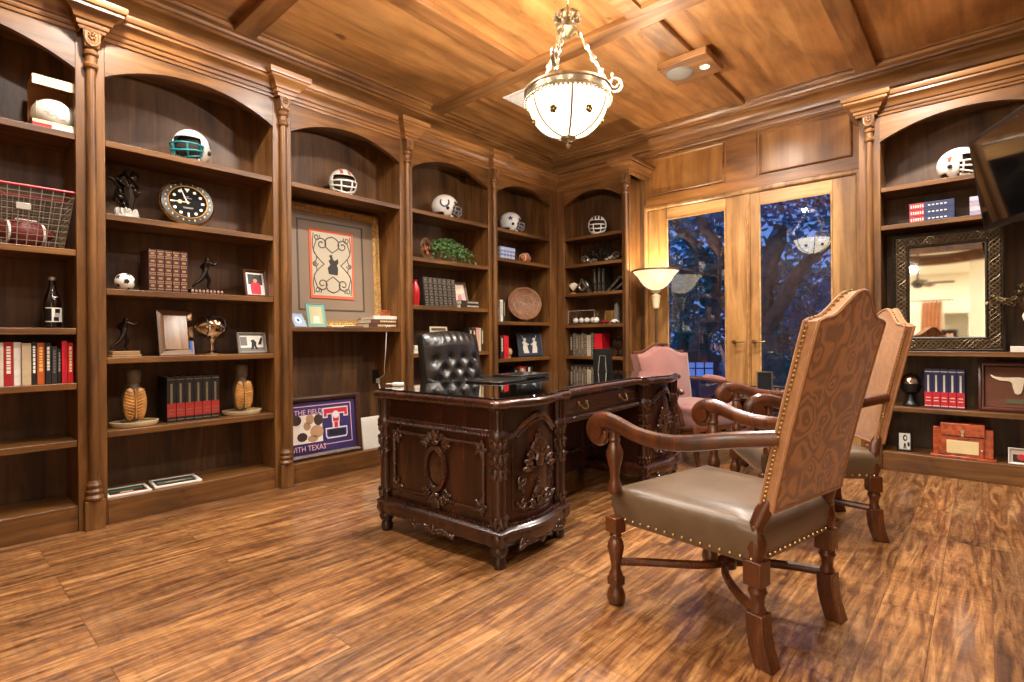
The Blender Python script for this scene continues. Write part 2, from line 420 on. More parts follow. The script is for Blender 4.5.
bcs = [
 bookcase('tall arched bookcase with wire basket and soda bottle, nearest on the long wall', (0, -5.5, 0), R90, 1.1, L_, L_, A1),
 bookcase('tall arched bookcase holding the black dial clock and two palm-carved vases', (0, -4.4, 0), R90, 1.1, L_, L_, [2.219, 1.798, 1.362, .962, .536, .142]),
 bookcase('tall arched bookcase with large framed scrollwork art and purple jersey display', (0, -3.3, 0), R90, 1.1, L_, L_, [2.219, 1.155, .142]),
 bookcase('tall arched bookcase with trailing green plant, behind the black office chair', (0, -2.2, 0), R90, 1.1, L_, L_, [2.219, 1.791, 1.358, .927, .536, .142]),
 bookcase('tall arched bookcase with round woven plate, against the room corner on the long wall', (0, -1.1, 0), R90, 1.1, L_, .137, [2.219, 1.905, 1.234, .839, .49, .142]),
 bookcase('narrow arched bookcase with golf ball case, next to the torchiere lamp', (0, 0, 0), 0, .963, .103, .096, [2.219, 1.904, 1.567, 1.208, .846, .49, .142], None),
 bookcase('arched bookcase with the ornate wall mirror, to the right of the garden doors', (3.03, 0, 0), 0, 1.24, .143, .075, [2.219, 1.919, .932, .499, .142], .075),
]
# the narrow bookcase's column stands at its right-hand stile
def side_column(t, cx):
    src = [o for o in bcs[6].children if o.name.startswith('column')][0]
    k = src.copy(); COL.objects.link(k); k.parent = t; k.location.x = cx-.075
    for g in src.children:
        q = g.copy(); COL.objects.link(q); q.parent = k
side_column(bcs[5], .933)
# continuous cornice, breaking forward over every column
pc = [(0, 2.785), (.008, 2.785), (.012, 2.795), (.012, 2.803), (.02, 2.806), (.024, 2.815), (.024, 2.828), (.036, 2.834), (.042, 2.85), (.056, 2.868), (.075, 2.878), (.082, 2.884), (.082, 2.9), (.092, 2.904), (.098, 2.918), (.098, 2.938), (0, 2.938)]
hw, fw = .05, .062
path = [(0, -5.6)]
for y in (-5.5, -4.4, -3.3, -2.2, -1.1): path += [(0, y-hw), (fw, y-hw), (fw, y+hw), (0, y+hw)]
path += [(0, 0), (.933-hw, 0), (.933-hw, -fw), (.963+.02, -fw), (.963+.02, .366)]
struct('trim_1', dirmat(MB().sweep(pc, path)), [CROWN, CROWNx])
path = [(3.03-.0, .366), (3.03-.0, -fw), (3.105+hw, -fw), (3.105+hw, 0), (4.27, 0)]
struct('trim_2', dirmat(MB().sweep(pc, path)), [CROWN, CROWNx])
struct('trim_12', MB().box(-.37, 0, -5.55, 0, 2.925, 2.938), W_y, smooth=False)
b = MB().box(0, .963, 0, .366, 2.925, 2.938); struct('trim_13', b, W_x, smooth=False)
struct('trim_14', MB().box(3.03, 4.27, 0, .366, 2.925, 2.938), W_x, smooth=False)
# ------------------------------------------------------------------ carving helper
class Fr:
    """A flat frame: o + u*a + v*b + n*h."""
    def __init__(s, o, u, v):
        s.o = Vector(o); s.u = Vector(u).normalized(); s.v = Vector(v).normalized(); s.n = s.u.cross(s.v)
        s.R = Matrix((s.u, s.v, s.n)).transposed()
    def __call__(s, a, b, h=0): return s.o+s.u*a+s.v*b+s.n*h
    def leaf(s, mb, a, b, l, w, ang, h=.007):
        mb.ell(s(a+l/2*cos(ang), b+l/2*sin(ang), h*.5), (l/2, w/2, h), 8, 6, s.R @ Matrix.Rotation(ang, 3, 'Z'))
    def scroll(s, mb, a, b, r, ang, turns, th=.006):
        p = spiral(a, b, r, r*.2, ang, turns, 16)
        mb.tube([s(x, y, th*.6) for x, y in p], [lerp(th, th*.6, i/15) for i in range(16)], 6)
    def rod(s, mb, pts, th=.006): mb.tube([s(x, y, th*.5) for x, y in pts], th, 6)
    def spray(s, mb, a, b, w, h, n=3, th=.008):
        """a symmetrical acanthus spray rising from (a, b)."""
        for sg in (-1, 1):
            for i in range(n):
                t = (i+1)/n; x = a+sg*w*.5*t*.75; y = b+h*(1-t)*.55
                ang = lerp(R90, .15, t); ang = ang if sg > 0 else pi-ang
                s.leaf(mb, x-sg*w*.06, y, w*.3, w*.13, ang, th)
                s.leaf(mb, x, y+h*.12, w*.2, w*.1, ang+sg*.5, th*.8)
            s.scroll(mb, a+sg*w*.33, b+h*.12, w*.13, -sg*R90 if sg > 0 else R90+pi, sg*1.3, th*.7)
            s.scroll(mb, a+sg*w*.16, b+h*.5, w*.1, pi/2, -sg*1.2, th*.7)
        s.leaf(mb, a, b+h*.1, h*.8, w*.18, R90, th*1.3)
        s.leaf(mb, a, b, h*.4, w*.3, R90, th*1.5)
        for i in range(3): mb.ell(s(a+(i-1)*w*.09, b+h*(.9 if i == 1 else .78), th*.7), th*.9, 6, 5)

# ------------------------------------------------------------------ carved partners desk
DK = thing('executive_desk', 'large carved dark mahogany desk with a glass top, standing mid-room on the plank floor', 'desk', (1.642, -2.285, 0), radians(3.0)); DK.scale = (.917, .955, 1)
def arc_pts(y0, y1, x, bow, n=9): return [(x+bow*sin(pi*i/(n-1)), lerp(y0, y1, i/(n-1))) for i in range(n)]
def outline(ins=0):
    q = [(.415-ins, -1.13+ins), (.45-ins, -1.145+ins), (.49-ins, -1.135+ins), (.515-ins, -1.10+ins), (.515-ins, -1.06)]
    q += arc_pts(-1.03, -.60, .515-ins, .05)
    q += [(.52-ins, -.56), (.515-ins, -.52+ins), (.475-ins, -.495), (.455-ins, -.47)]
    q += [(.45-ins, -.2), (.45-ins, .2)]
    q += [(x, -y) for x, y in [(.455-ins, -.47), (.475-ins, -.495), (.515-ins, -.52+ins), (.52-ins, -.56)]]
    q += [(x, y) for x, y in arc_pts(.60, 1.03, .515-ins, .05)]
    q += [(x, -y) for x, y in [(.515-ins, -1.06), (.515-ins, -1.10+ins), (.49-ins, -1.135+ins), (.45-ins, -1.145+ins), (.415-ins, -1.13+ins)]]
    q += [(-.415+ins, 1.13-ins), (-.45+ins, 1.145-ins), (-.49+ins, 1.135-ins), (-.515+ins, 1.10-ins), (-.52+ins, .9), (-.50+ins, 0), (-.52+ins, -.9), (-.515+ins, -1.10+ins), (-.49+ins, -1.135+ins), (-.45+ins, -1.145+ins), (-.415+ins, -1.13+ins)]
    return q
b = MB(); O = outline()
rings = []
for ins, z in ((.03, .73), (.012, .735), (.004, .745), (0, .755), (.003, .766), (.012, .772), (.02, .775)): rings.append([(x, y, z) for x, y in outline(ins)])
b.loft(rings); obj('desk_top', b, MAHOGy, DK, ang=50)
GT = mat('smoked_glass', '#0d110f', .04, coat=1, spec=.7)
b = MB().prism(outline(.028), .7755, .784); obj('glass_top', b, GT, DK, bev=.002)
def pedestal(sy):
    y0, y1 = -1.075, -.545
    P = obj('pedestal', MB().prism([(x, y*sy) for x, y in [(-.44, y0), (.44, y0)]+arc_pts(y0+.06, y1-.06, .445, .045)+[(.44, y1), (-.44, y1)]], .12, .731), MAHOG, DK, ang=40)
    # base moulding and waist moulding
    def ol(e): return [(x, y*sy) for x, y in [(-.45-e, y1+e), (-.45-e, y0-e), (.455+e, y0-e)]+arc_pts(y0+.04, y1-.04, .455+e, .05)+[(.455+e, y1+e)]]
    b = MB()
    for z0, z1, e0, e1 in ((.10, .15, .028, .034), (.15, .185, .034, .016)):
        r0 = [(x, y, z0) for x, y in ol(e0)]; r1 = [(x, y, z1) for x, y in ol(e1)]; r_ = [(x, y, lerp(z0, z1, .5)) for x, y in ol(max(e0, e1)+.004)]
        b.loft([r0, r_, r1])
    for i in range(40):
        t = (i+.5)/40; b.ell((lerp(-.44, .44, t), (y0-.018)*sy, .19), (.008, .008, .008), 6, 4)
    for i in range(22):
        t = (i+.5)/22; q = .47+.047*sin(pi*t); b.ell((q, lerp(y0+.04, y1-.04, t)*sy, .19), .008, 6, 4)
    obj('base_moulding', b, MAHOGy, P, ang=40)
    b = MB()
    yf = (y0-.002)*sy
    b.box(-.43, .43, min(yf, yf-.018*sy), max(yf, yf-.018*sy), .60, .632)
    for i in range(44):
        t = (i+.5)/44; b.ell((lerp(-.43, .43, t), (y0-.02)*sy, .606), (.0085, .008, .009), 6, 4)
    obj('waist_moulding', b, MAHOGy, P, bev=.004)
    # corner columns with carved capitals
    for cx, cy in ((.445, y0+.005), (.445, y1-.012), (-.445, y0+.005)):
        cc = (cx, cy*sy, 0); sgx = 1 if cx > 0 else -1
        k = MB().lathe([(.040, .10), (.048, .115), (.05, .145), (.042, .16), (.034, .17), (.036, .3), (.036, .56), (.046, .585), (.05, .60), (.05, .615), (.04, .63), (.036, .64), (.04, .69), (.043, .72), (.046, .73)], cc, 18)
        for i in range(10):
            a = 2*pi*i/10; k.tube([(cc[0]+.039*cos(a), cc[1]+.039*sin(a), .635), (cc[0]+.043*cos(a), cc[1]+.043*sin(a), .725)], .007, 5)
        q = obj('corner_column', k, MAHOG, DK)
        k = MB()
        for i in range(8):
            a = 2*pi*i/8+.2
            for z, l in ((.57, .05), (.50, .06), (.43, .055), (.21, .06)):
                rr = .036; R = Matrix.Rotation(a, 3, 'Z')
                k.ell((cc[0]+rr*cos(a), cc[1]+rr*sin(a), z), (.012, .013, l*.5), 7, 5, R)
                k.ell((cc[0]+(rr+.008)*cos(a+.3), cc[1]+(rr+.008)*sin(a+.3), z+l*.35), (.010, .010, .010), 6, 4)
        obj('carving', k, CARVED, q)
        obj('foot', MB().lathe([(.030, 0), (.033, .01), (.036, .03), (.03, .045), (.03, .055), (.04, .065), (.046, .085), (.042, .10)], cc, 18), MAHOG, DK)
    obj('foot', MB().lathe([(.030, 0), (.033, .01), (.036, .03), (.03, .045), (.03, .055), (.04, .065), (.046, .085), (.042, .10)], (-.43, (y1-.02)*sy, 0), 14), MAHOG, DK)
    # front door: arched moulding and carved sprays
    ym = (y0+y1)/2
    fr = Fr((.492, ym*sy, 0), (0, 1, 0), (0, 0, 1))
    def bowh(a): return -.045*(1-cos(pi*min(1, abs(a)/.24)))*.5
    b = MB(); pts = []
    for i in range(25):
        a = lerp(-.205, .205, i/24); z = .60+.085*max(0, cos(a/.165*R90)) if abs(a) < .165 else .60
        pts.append(fr(a, z, bowh(a)+.004))
    b.tube(pts, .017, 8); b.tube([p+Vector((.012, 0, -.024)) for p in pts[3:22]], .007, 6)
    obj('arch_moulding', b, MAHOGy, P)
    b = MB(); pts = [fr(a, z, bowh(a)) for a, z in [(-.17, .56), (-.17, .235), (-.1, .225), (0, .225), (.1, .225), (.17, .235), (.17, .56)]]; b.tube(pts, .006, 6)
    fo = lambda a, z: Fr(fr(a, z, bowh(a)+.002), (0, 1, 0), (0, 0, 1))
    fo(0, .425).spray(b, 0, 0, .23, .20, 5, .012); f2 = fo(0, .40); f2.rod(b, [(-.11, .02), (-.05, .03), (0, .022), (.05, .03), (.11, .02)], .007)
    for sg in (-1, 1):
        f3 = fo(sg*.12, .36); f3.scroll(b, 0, .02, .035, 0, sg*1.4, .007); f3.leaf(b, 0, 0, .06, .025, -R90-.3*sg, .009); f3.leaf(b, 0, .02, .05, .022, -R90+.5*sg, .008)
        f4 = fo(sg*.11, .245); f4.scroll(b, 0, .025, .03, pi, -sg*1.3, .007); f4.leaf(b, -.02*sg, 0, .07, .024, pi/2+sg*.9, .008); f4.leaf(b, sg*.01, 0, .06, .022, pi/2-sg*.9, .008)
    fo(0, .24).spray(b, 0, 0, .15, .14, 4, .010)
    fo(0, .655).leaf(b, 0, 0, .05, .03, R90, .012)
    obj('carved_ornament', b, CARVED, P)
    b = MB(); fa = Fr((.51, ym*sy, 0), (0, 1, 0), (0, 0, 1))
    for sg in (-1, 1):
        for i in range(7):
            a = sg*(.02+.024*i); fa.leaf(b, a, .115-.006*abs(i-2), .05-.003*i, .026, (-.5 if sg > 0 else pi+.5)-.2*sg*(i % 2), .012)
            b.ell(fa(a, .085+.008*(i % 3), .004), .011, 6, 5)
        fa.scroll(b, sg*.16, .105, .025, 0, sg*1.2, .008)
    fa.leaf(b, 0, .13, .07, .05, -R90, .016)
    obj('carved_apron', b, CARVED, P)
for sy in (1, -1): pedestal(sy)
# visible end panel with its oval medallion
def end_panel(sy):
    fe = Fr((0, -1.077*sy, 0), (sy, 0, 0), (0, 0, 1))
    b = MB()
    b.sweep([(0, 0), (0, .008), (.008, .014), (.016, .008), (.016, 0)], [(-.36, .24), (-.36, .565), (.36, .565), (.36, .24)], closed=True, f=lambda a, z, h: tuple(fe(a, z, h)))
    pts = [fe(.075*cos(t*2*pi/28), .40+.105*sin(t*2*pi/28), .008) for t in range(28)]; b.tube(pts, .015, 8, closed=True)
    p = obj('end_panel', b, MAHOGy, DK, ang=40)
    b = MB()
    b.ell(fe(0, .40, 0), (.062, .012, .09), 16, 8)
    for sg in (-1, 1):
        s_ = Fr(fe(0, .40+sg*.115), fe.u, (0, 0, sg)) if sg > 0 else Fr(fe(0, .40-.115), -fe.u, (0, 0, -1))
        s_.spray(b, 0, 0, .2, .085, 4, .011)
        s_.rod(b, [(-.3, .045), (-.2, .045), (-.09, .03)], .008); s_.rod(b, [(.3, .045), (.2, .045), (.09, .03)], .008)
        for q in (-1, 1):
            f3 = Fr(fe(q*.33, .40+sg*.135), fe.u, fe.v)
            f3.scroll(b, 0, 0, .03, 0, q*1.3, .007)
            for i in range(5): f3.leaf(b, 0, 0, .05, .022, i*2*pi/5, .009)
    obj('carved_ornament', b, CARVED, p)
    b = MB(); fa = Fr((0, -1.10*sy, 0), (sy, 0, 0), (0, 0, 1))
    for q in (-1, 1):
        for i in range(7):
            a = q*(.015+.02*i); fa.leaf(b, a, .115-.005*abs(i-2), .05-.003*i, .026, (-.5 if q > 0 else pi+.5), .012)
            b.ell(fa(a, .085+.008*(i % 3), .004), .011, 6, 5)
        fa.scroll(b, q*.16, .105, .022, 0, q*1.2, .008)
    fa.leaf(b, 0, .13, .06, .05, -R90, .016)
    obj('carved_apron', b, CARVED, p)
end_panel(1); end_panel(-1)
# kneehole: drawer, pulls, modesty panel
obj('frieze_rail', MB().box(-.43, .415, -.56, .56, .60, .731), MAHOGy, DK, bev=.003)
b = MB().box(.395, .43, -.54, .54, .585, .612)
for i in range(46): b.ell((.431, lerp(-.53, .53, (i+.5)/46), .606), .008, 6, 4)
obj('drawer_moulding', b, MAHOGy, DK, bev=.004)
dr = obj('drawer', MB().box(.40, .424, -.47, .47, .628, .722), MAHOGy, DK, bev=.006)
for y in (-.26, .26):
    b = MB()
    for q in (-.045, .045): b.ell((.428, y+q, .68), (.008, .014, .014), 8, 6)
    b.tube([(.432, y-.045, .678), (.45, y-.03, .655), (.452, y, .648), (.45, y+.03, .655), (.432, y+.045, .678)], .005, 6)
    obj('drawer_pull', b, BRASS, dr)
obj('modesty_panel', MB().box(-.05, -.02, -.56, .56, .12, .62), MAHOG, DK, bev=.003)
obj('crossbar', MB().box(-.06, .0, -.56, .56, .25, .28), MAHOGy, DK, bev=.006)

# ------------------------------------------------------------------ high-backed visitor chairs
def fabric(name, base, dark, sc, paisley=True):
    t = NT(name); v = t.coord()
    n3 = t.n('ShaderNodeTexNoise'); n3.inputs['Scale'].default_value = 11; n3.inputs['Detail'].default_value = 2; t.l(v, n3.inputs['Vector'])
    ad = t.n('ShaderNodeVectorMath', operation='MULTIPLY_ADD'); t.l(n3.outputs['Color'], ad.inputs[0]); ad.inputs[1].default_value = (.09, .09, .09); t.l(v, ad.inputs[2])
    vo = t.n('ShaderNodeTexVoronoi', feature='SMOOTH_F1'); vo.inputs['Scale'].default_value = sc; t.l(ad.outputs[0], vo.inputs['Vector'])
    mu = t.n('ShaderNodeMath', operation='MULTIPLY'); mu.inputs[1].default_value = 34; t.l(vo.outputs['Distance'], mu.inputs[0])
    si = t.n('ShaderNodeMath', operation='SINE'); t.l(mu.outputs[0], si.inputs[0])
    ma_ = t.n('ShaderNodeMath', operation='MULTIPLY_ADD'); ma_.inputs[1].default_value = .5; ma_.inputs[2].default_value = .5; t.l(si.outputs[0], ma_.inputs[0])
    big = t.noise(v, 3.2, 3); f = t.noise(v, 260, 2)
    h = t.mix('MIX', .35 if paisley else .75, ma_.outputs[0], f)
    col = t.ramp(h, [(.25, c(dark)), (.75, c(base))])
    col = t.mix('MULTIPLY', .5, col, t.ramp(big, [(.3, (.72, .66, .62, 1)), (.7, (1.15, 1.12, 1.1, 1))]))
    t.bsdf(Base_Color=col, Roughness=.85, Sheen_Weight=.3, Sheen_Roughness=.4, Normal=t.bump(h, .5 if paisley else .15, .004))
    return t.m
PAIS = fabric('paisley_chenille', '#bd8d5c', '#936a42', 11)
PLAINF = fabric('tan_chenille', '#a8784a', '#946640', 9, False)
LEATHER = mat('brown_leather', '#5c4832', .36, var=.18, vs=9, bump=.12, bs=220, sheen=.1)
NAIL = mat('nailhead_bronze', '#b09060', .3, 1)
TURN_U = [(.020, .0), (.027, .012), (.029, .03), (.022, .05), (.018, .065), (.021, .10), (.031, .14), (.034, .165), (.025, .19), (.019, .205), (.024, .215), (.019, .225), (.023, .26)]
def chair(label, loc, rz):
    t = thing('armchair', label, 'armchair', loc, rz, 'pair of high-backed visitor armchairs')
    # seat
    zs0, zs1 = .325, .452
    def ring(e, z, crown=0):
        q = []
        for x, y in [(-.305, -.285), (.305, -.285), (.262, .275), (-.262, .275)]: q.append((x, y))
        o = []
        for i in range(4):
            (xa, ya), (xb, yb) = q[i], q[(i+1) % 4]
            for k in range(8):
                tt = k/8; x = lerp(xa, xb, tt); y = lerp(ya, yb, tt)
                o.append((x*(1-e/.3), y*(1-e/.3), z))
        return o
    b = MB().loft([ring(.005, zs0-.005), ring(0, zs0+.01), ring(-.012, zs0+.06), ring(-.012, zs1-.03), ring(-.004, zs1-.008), ring(.014, zs1+.008), ring(.08, zs1+.022), ring(.2, zs1+.03)])
    se = obj('seat', b, LEATHER, t, ang=60)
    b = MB(); q = [(-.306, -.286), (.306, -.286), (.263, .276), (-.263, .276)]
    for i in range(4):
        (xa, ya), (xb, yb) = q[i], q[(i+1) % 4]; m = 16
        for k in range(m):
            x = lerp(xa, xb, (k+.5)/m); y = lerp(ya, yb, (k+.5)/m); b.ell((x*1.008, y*1.01, zs0+.014), .0065, 7, 5)
    obj('nailheads', b, NAIL, se)['kind'] = 'stuff'
    obj('seat_rail', MB().prism([(-.28, -.255), (.28, -.255), (.235, .25), (-.235, .25)], .318, .336), CHAIRW, t, bev=.004)
    # back: camel-topped upholstered slab, raked
    def yback(z): return .285+.185*max(0, (z-.42)/.78)**1.15
    n = 22
    def topz(u): a = abs(u); return 1.112+(.088*(.5+.5*cos(pi*min(1, a/.78))))-.012*max(0, a-.85)/.15
    def halfw(z): return lerp(.24, .242, (z-.42)/.7)
    def face(side, ins=0):
        def fn(i, j):
            u = lerp(-1, 1, i); zt = topz(u)-ins; zb = .50+ins; z = lerp(zb, zt, j); w = halfw(z)-ins
            bow = .012*(1-u*u)*sin(pi*j) if ins > 0 else 0
            return (u*w, yback(z)+side*(.021+bow), z)
        return fn
    b = MB()
    N = 20; edge = [(i/N, 0) for i in range(N)]+[(1, j/N) for j in range(N)]+[(1-i/N, 1) for i in range(N)]+[(0, 1-j/N) for j in range(N)]
    F0, F1 = face(-1), face(1)
    r0 = [F0(*e) for e in edge]; r1 = [F1(*e) for e in edge]
    b.m = 1; b.loft([r0, [tuple(lerp(p[k], q[k], .12)+(0 if k != 1 else 0) for k in range(3)) for p, q in zip(r0, r1)], [tuple(lerp(p[k], q[k], .88) for k in range(3)) for p, q in zip(r0, r1)], r1], False, False)
    def band(F, Fi, mi):
        b.m = mi
        o = [F(*e) for e in edge]; i_ = [Fi(*e) for e in edge]; b.loft([o, i_], False, False); b.surf(Fi, N, N)
    band(F0, face(-1.12, .018), 1); band(F1, face(1.12, .012), 0)
    ba = obj('backrest', b, [PAIS, PLAINF], t, ang=60)
    b = MB()
    for sg in (0, 1):
        for j in range(2, 40):
            z = F0(sg, j/40); b.ell((z[0]*1.004, z[1]+.008, z[2]), .0062, 6, 5)
    for i in range(1, 24):
        z = F0(i/24, 1); b.ell((z[0], z[1]+.008, z[2]+.001), .0062, 6, 5)
    obj('nailheads', b, NAIL, ba)['kind'] = 'stuff'
    b = MB()
    for F in (F0, F1): b.tube([Vector(F(*e)) for e in edge], .0065, 6, closed=True)
    obj('piping', b, PLAINF, ba)
    # legs
    for sg in (-1, 1):
        x, y = .318*sg, -.275
        k = MB().box(x-.029, x+.029, y-.029, y+.029, .285, .345)
        k.lathe([(.024, .095), (.028, .11), (.028, .12), (.02, .135), (.019, .15), (.026, .19), (.034, .225), (.028, .25), (.02, .262), (.025, .272), (.02, .285)], (x, y, 0), 18)
        k.box(x-.025, x+.025, y-.025, y+.025, .075, .11)
        k.lathe([(.024, .0), (.033, .012), (.036, .03), (.031, .052), (.024, .068), (.026, .08)], (x, y, 0), 16, sx=1, sy=1.1)
        obj('leg', k, CHAIRW, t, bev=.003)
        x = .245*sg
        k = MB(); k.lathe([(.021, .33), (.024, .345), (.033, .375), (.03, .40), (.022, .42), (.026, .432), (.022, .45)], (x, .268, 0), 16); k.tube([(x, .268, .44), (x*.94, .283, .49), (x*.91, .302, .535)], [.025, .027, .018], 12)
        k.box(x-.031, x+.031, .236, .298, .255, .335)
        k.lathe([(.024, .165), (.026, .175), (.02, .19), (.022, .215), (.03, .235), (.026, .25), (.026, .256)], (x, .27, 0), 16)
        k.loft([[(x-.029, y0-.003, z), (x+.029, y0-.003, z), (x+.029, y0+.056, z), (x-.029, y0+.056, z)] for y0, z in ((.275, 0), (.256, .06), (.247, .11), (.245, .168))])
        obj('leg', k, CHAIRW, t, bev=.004)
    # arms with scrolled ends and turned supports
    for sg in (-1, 1):
        pts = bez([(.235*sg, .335, .735), (.29*sg, .2, .715), (.338*sg, .03, .685), (.348*sg, -.12, .69), (.352*sg, -.24, .722), (.352*sg, -.30, .728), (.352*sg, -.345, .708), (.352*sg, -.355, .675), (.352*sg, -.335, .652), (.352*sg, -.308, .655), (.352*sg, -.30, .676), (.352*sg, -.314, .688)], 5)
        N_ = len(pts); rr = [lerp(.026, .036, min(1, i/30)) if i < 34 else lerp(.036, .016, (i-34)/(N_-35)) for i in range(N_)]
        ar = obj('arm', MB().tube(pts, rr, 10, sx=.82), CHAIRW, t)
        obj('arm_scroll', MB().lathe([(.012, -.03), (.03, -.029), (.034, 0), (.03, .029), (.012, .03)], (.352*sg, -.322, .683), 14, 'x'), CHAIRW, ar)
        k = MB().lathe([(r, lerp(.44, .70, z/.26)) for r, z in TURN_U], (.335*sg, -.262, 0), 18)
        obj('arm_support', k, CHAIRW, ar)
    # crossed curved stretchers
    for sg in (-1, 1):
        pts = bez([(.318*sg, -.275, .165), (.24*sg, -.20, .168), (.10*sg, -.05, .172), (0, .01, .174), (-.09*sg, .06, .172), (-.18*sg, .16, .168), (-.24*sg, .258, .165)], 5)
        obj('stretcher', MB().tube(pts, .017, 8, sx=.85), CHAIRW, t)
    obj('stretcher_finial', MB().lathe([(.012, .155), (.034, .16), (.036, .19), (.028, .2), (.014, .206), (.016, .22), (.008, .232)], (0, .01, 0), 16), CHAIRW, t)
    return t
def facing(fx, fy): return atan2(fx, -fy)
CH1 = chair('tan paisley high-backed armchair with leather seat, its back towards us, in front of the desk', (3.012, -2.966, 0), facing(-.977, .212))
CH2 = copy_thing(CH1, 'tan high-backed armchair half hidden behind the nearer one, beside the bookcase with the mirror', (2.99, -1.723, 0), facing(-.85, -.53))

# ------------------------------------------------------------------ black tufted office chair
BL = mat('black_leather', '#1d1b18', .3, bump=.08, bs=150, coat=.3)
OC = thing('office_chair', 'black button-tufted leather office chair pulled up behind the desk', 'chair', (.74, -2.31, .035), facing(.98, .02))
def tuft(i, j):
    u = lerp(-1, 1, i); v = j
    w = .295*(1-.04*v); x = u*w; z = .55+.50*v+.028*(1-u*u)*min(1, v*3)*v
    d = .05*(1-abs(u)**4)*(1-(2*v-1)**6)
    if .05 < v < .80:
        best = 9; rows = 4
        for r in range(rows):
            bv = .16+.15*r
            for k in range(-3, 4):
                bu = (k+(.5 if r % 2 else 0))*.46
                if abs(bu) > .8: continue
                q = sqrt(((u-bu)*.27)**2+((v-bv)*.5)**2)
                best = min(best, q)
        d -= .042*math.exp(-(best/.036)**1.2)
    d += .0022*(sin(u*26) if v > .86 else 0)
    return (x, -(d)-.02+.10*(v-.3), z)
b = MB().surf(tuft, 72, 60)
rim = [tuft(i/24, 0) for i in range(24)]+[tuft(1, j/24) for j in range(24)]+[tuft(1-i/24, 1) for i in range(24)]+[tuft(0, 1-j/24) for j in range(24)]
b.loft([rim, [(x*1.02, y+.03, z+.004) for x, y, z in rim], [(x*1.02, y+.06, z+.002) for x, y, z in rim], [(x*.9, y+.085, lerp(.8, z, .92)) for x, y, z in rim]], False, True)
bk = obj('backrest', b, BL, OC, ang=70)
b = MB()
for r in range(4):
    for k in range(-3, 4):
        bu = (k+(.5 if r % 2 else 0))*.46
        if abs(bu) > .8: continue
        p = tuft((bu+1)/2, .16+.15*r); b.ell((p[0], p[1]-.004, p[2]), .009, 8, 5)
obj('tufting_button', b, BL, bk)
b = MB().loft([[(x*s_, y*s_-.22, z) for x, y in circ(.27, 28, sx=1, sy=.95)] for s_, z in ((.9, .42), (1, .44), (1.02, .48), (.98, .52), (.8, .545), (.4, .55))])
obj('seat', b, BL, OC)
for sg in (-1, 1):
    b = MB().tube(bez([(.27*sg, .02, .72), (.29*sg, -.1, .70), (.29*sg, -.3, .69), (.29*sg, -.38, .665), (.28*sg, -.36, .58), (.26*sg, -.25, .46)], 5), .022, 8)
    obj('arm', b, BL, OC)
obj('gas_lift', MB().lathe([(.03, .1), (.03, .3), (.05, .32), (.12, .40), (.12, .42)], (0, -.2, 0), 16), BLACK, OC)
for i in range(5):
    a = 2*pi*i/5+.3; ex, ey = .3*cos(a), .3*sin(a)-.2
    k = obj('leg', MB().tube([(0, -.2, .13), (.15*cos(a), .15*sin(a)-.2, .12), (ex, ey, .085)], [.03, .025, .02], 8), BLACK, OC)
    obj('caster', MB().lathe([(.02, -.022), (.028, -.018), (.028, .018), (.02, .022)], (ex, ey, .028), 14, 'x'), BLACK, k)

# ------------------------------------------------------------------ pink open armchair by the garden doors
PINK = mat('rose_velvet', '#84524a', .8, var=.16, vs=5, bump=.05, bs=200, sheen=.5)
PC = thing('open_armchair', 'rose pink velvet armchair with carved wooden arms, by the garden doors', 'armchair', (1.80, -.44, 0), facing(.955, -.296))
def pkfn(side, ins):
    def fn(i, j):
        u = lerp(-1, 1, i); z0 = .40+ins; zt = .90+.075*(.5+.5*cos(pi*min(1, abs(u)/.8)))-ins; z = lerp(z0, zt, j)
        w = lerp(.27, .335, (z-.4)/.5)-ins; return (u*w, .25+.22*(z-.4)+side*.05-(.035*(1-u*u)*sin(pi*j) if ins and side < 0 else 0), z)
    return fn
b = MB(); ed = [(i/16, 0) for i in range(16)]+[(1, j/16) for j in range(16)]+[(1-i/16, 1) for i in range(16)]+[(0, 1-j/16) for j in range(16)]
f0, f1, f0i, f1i = pkfn(-1, 0), pkfn(1, 0), pkfn(-1.25, .03), pkfn(1.1, .03)
b.loft([[f0i(*e) for e in ed], [f0(*e) for e in ed], [f1(*e) for e in ed], [f1i(*e) for e in ed]], False, False); b.surf(f0i, 16, 16); b.surf(f1i, 16, 16)
bk = obj('backrest', b, PINK, PC, ang=60)
b = MB()
for e in ed[16:]:
    p = f0(*e); b.ell((p[0], p[1]+.01, p[2]), .007, 6, 5)
    q = f0(e[0], min(1, e[1]+.03)); b.ell((q[0], q[1]+.01, q[2]), .007, 6, 5)
obj('nailheads', b, NAIL, bk)['kind'] = 'stuff'
b = MB().tube([Vector(f1(i/20, 1))+Vector((0, -.04, .012)) for i in range(21)], .014, 8)
fr = Fr((0, .33, .985), (1, 0, 0), (0, 0, 1)); fr.leaf(b, -.05, 0, .1, .03, 0, .014); fr.leaf(b, -.09, -.006, .07, .02, .3, .01); fr.leaf(b, .02, .012, .07, .02, -.3, .01)
obj('crest_rail', b, CHAIRW, PC)
b = MB().loft([[(x*e*(1 if y < 0 else .86), y*e-.02, z) for x, y in [(-.33, -.32), (-.2, -.345), (0, -.355), (.2, -.345), (.33, -.32), (.335, 0), (.33, .29), (.0, .30), (-.33, .29), (-.335, 0)]] for e, z in ((.97, .30), (1, .315), (1.02, .36), (1.0, .395), (.99, .40), (1.03, .42), (1.03, .455), (.98, .475), (.8, .485), (.4, .488))])
obj('seat', b, PINK, PC, ang=60)
b = MB()
for i in range(21):
    pass
pts = [(-.34, -.34, .27), (-.25, -.365, .235), (-.12, -.375, .255), (0, -.38, .22), (.12, -.375, .255), (.25, -.365, .235), (.34, -.34, .27)]
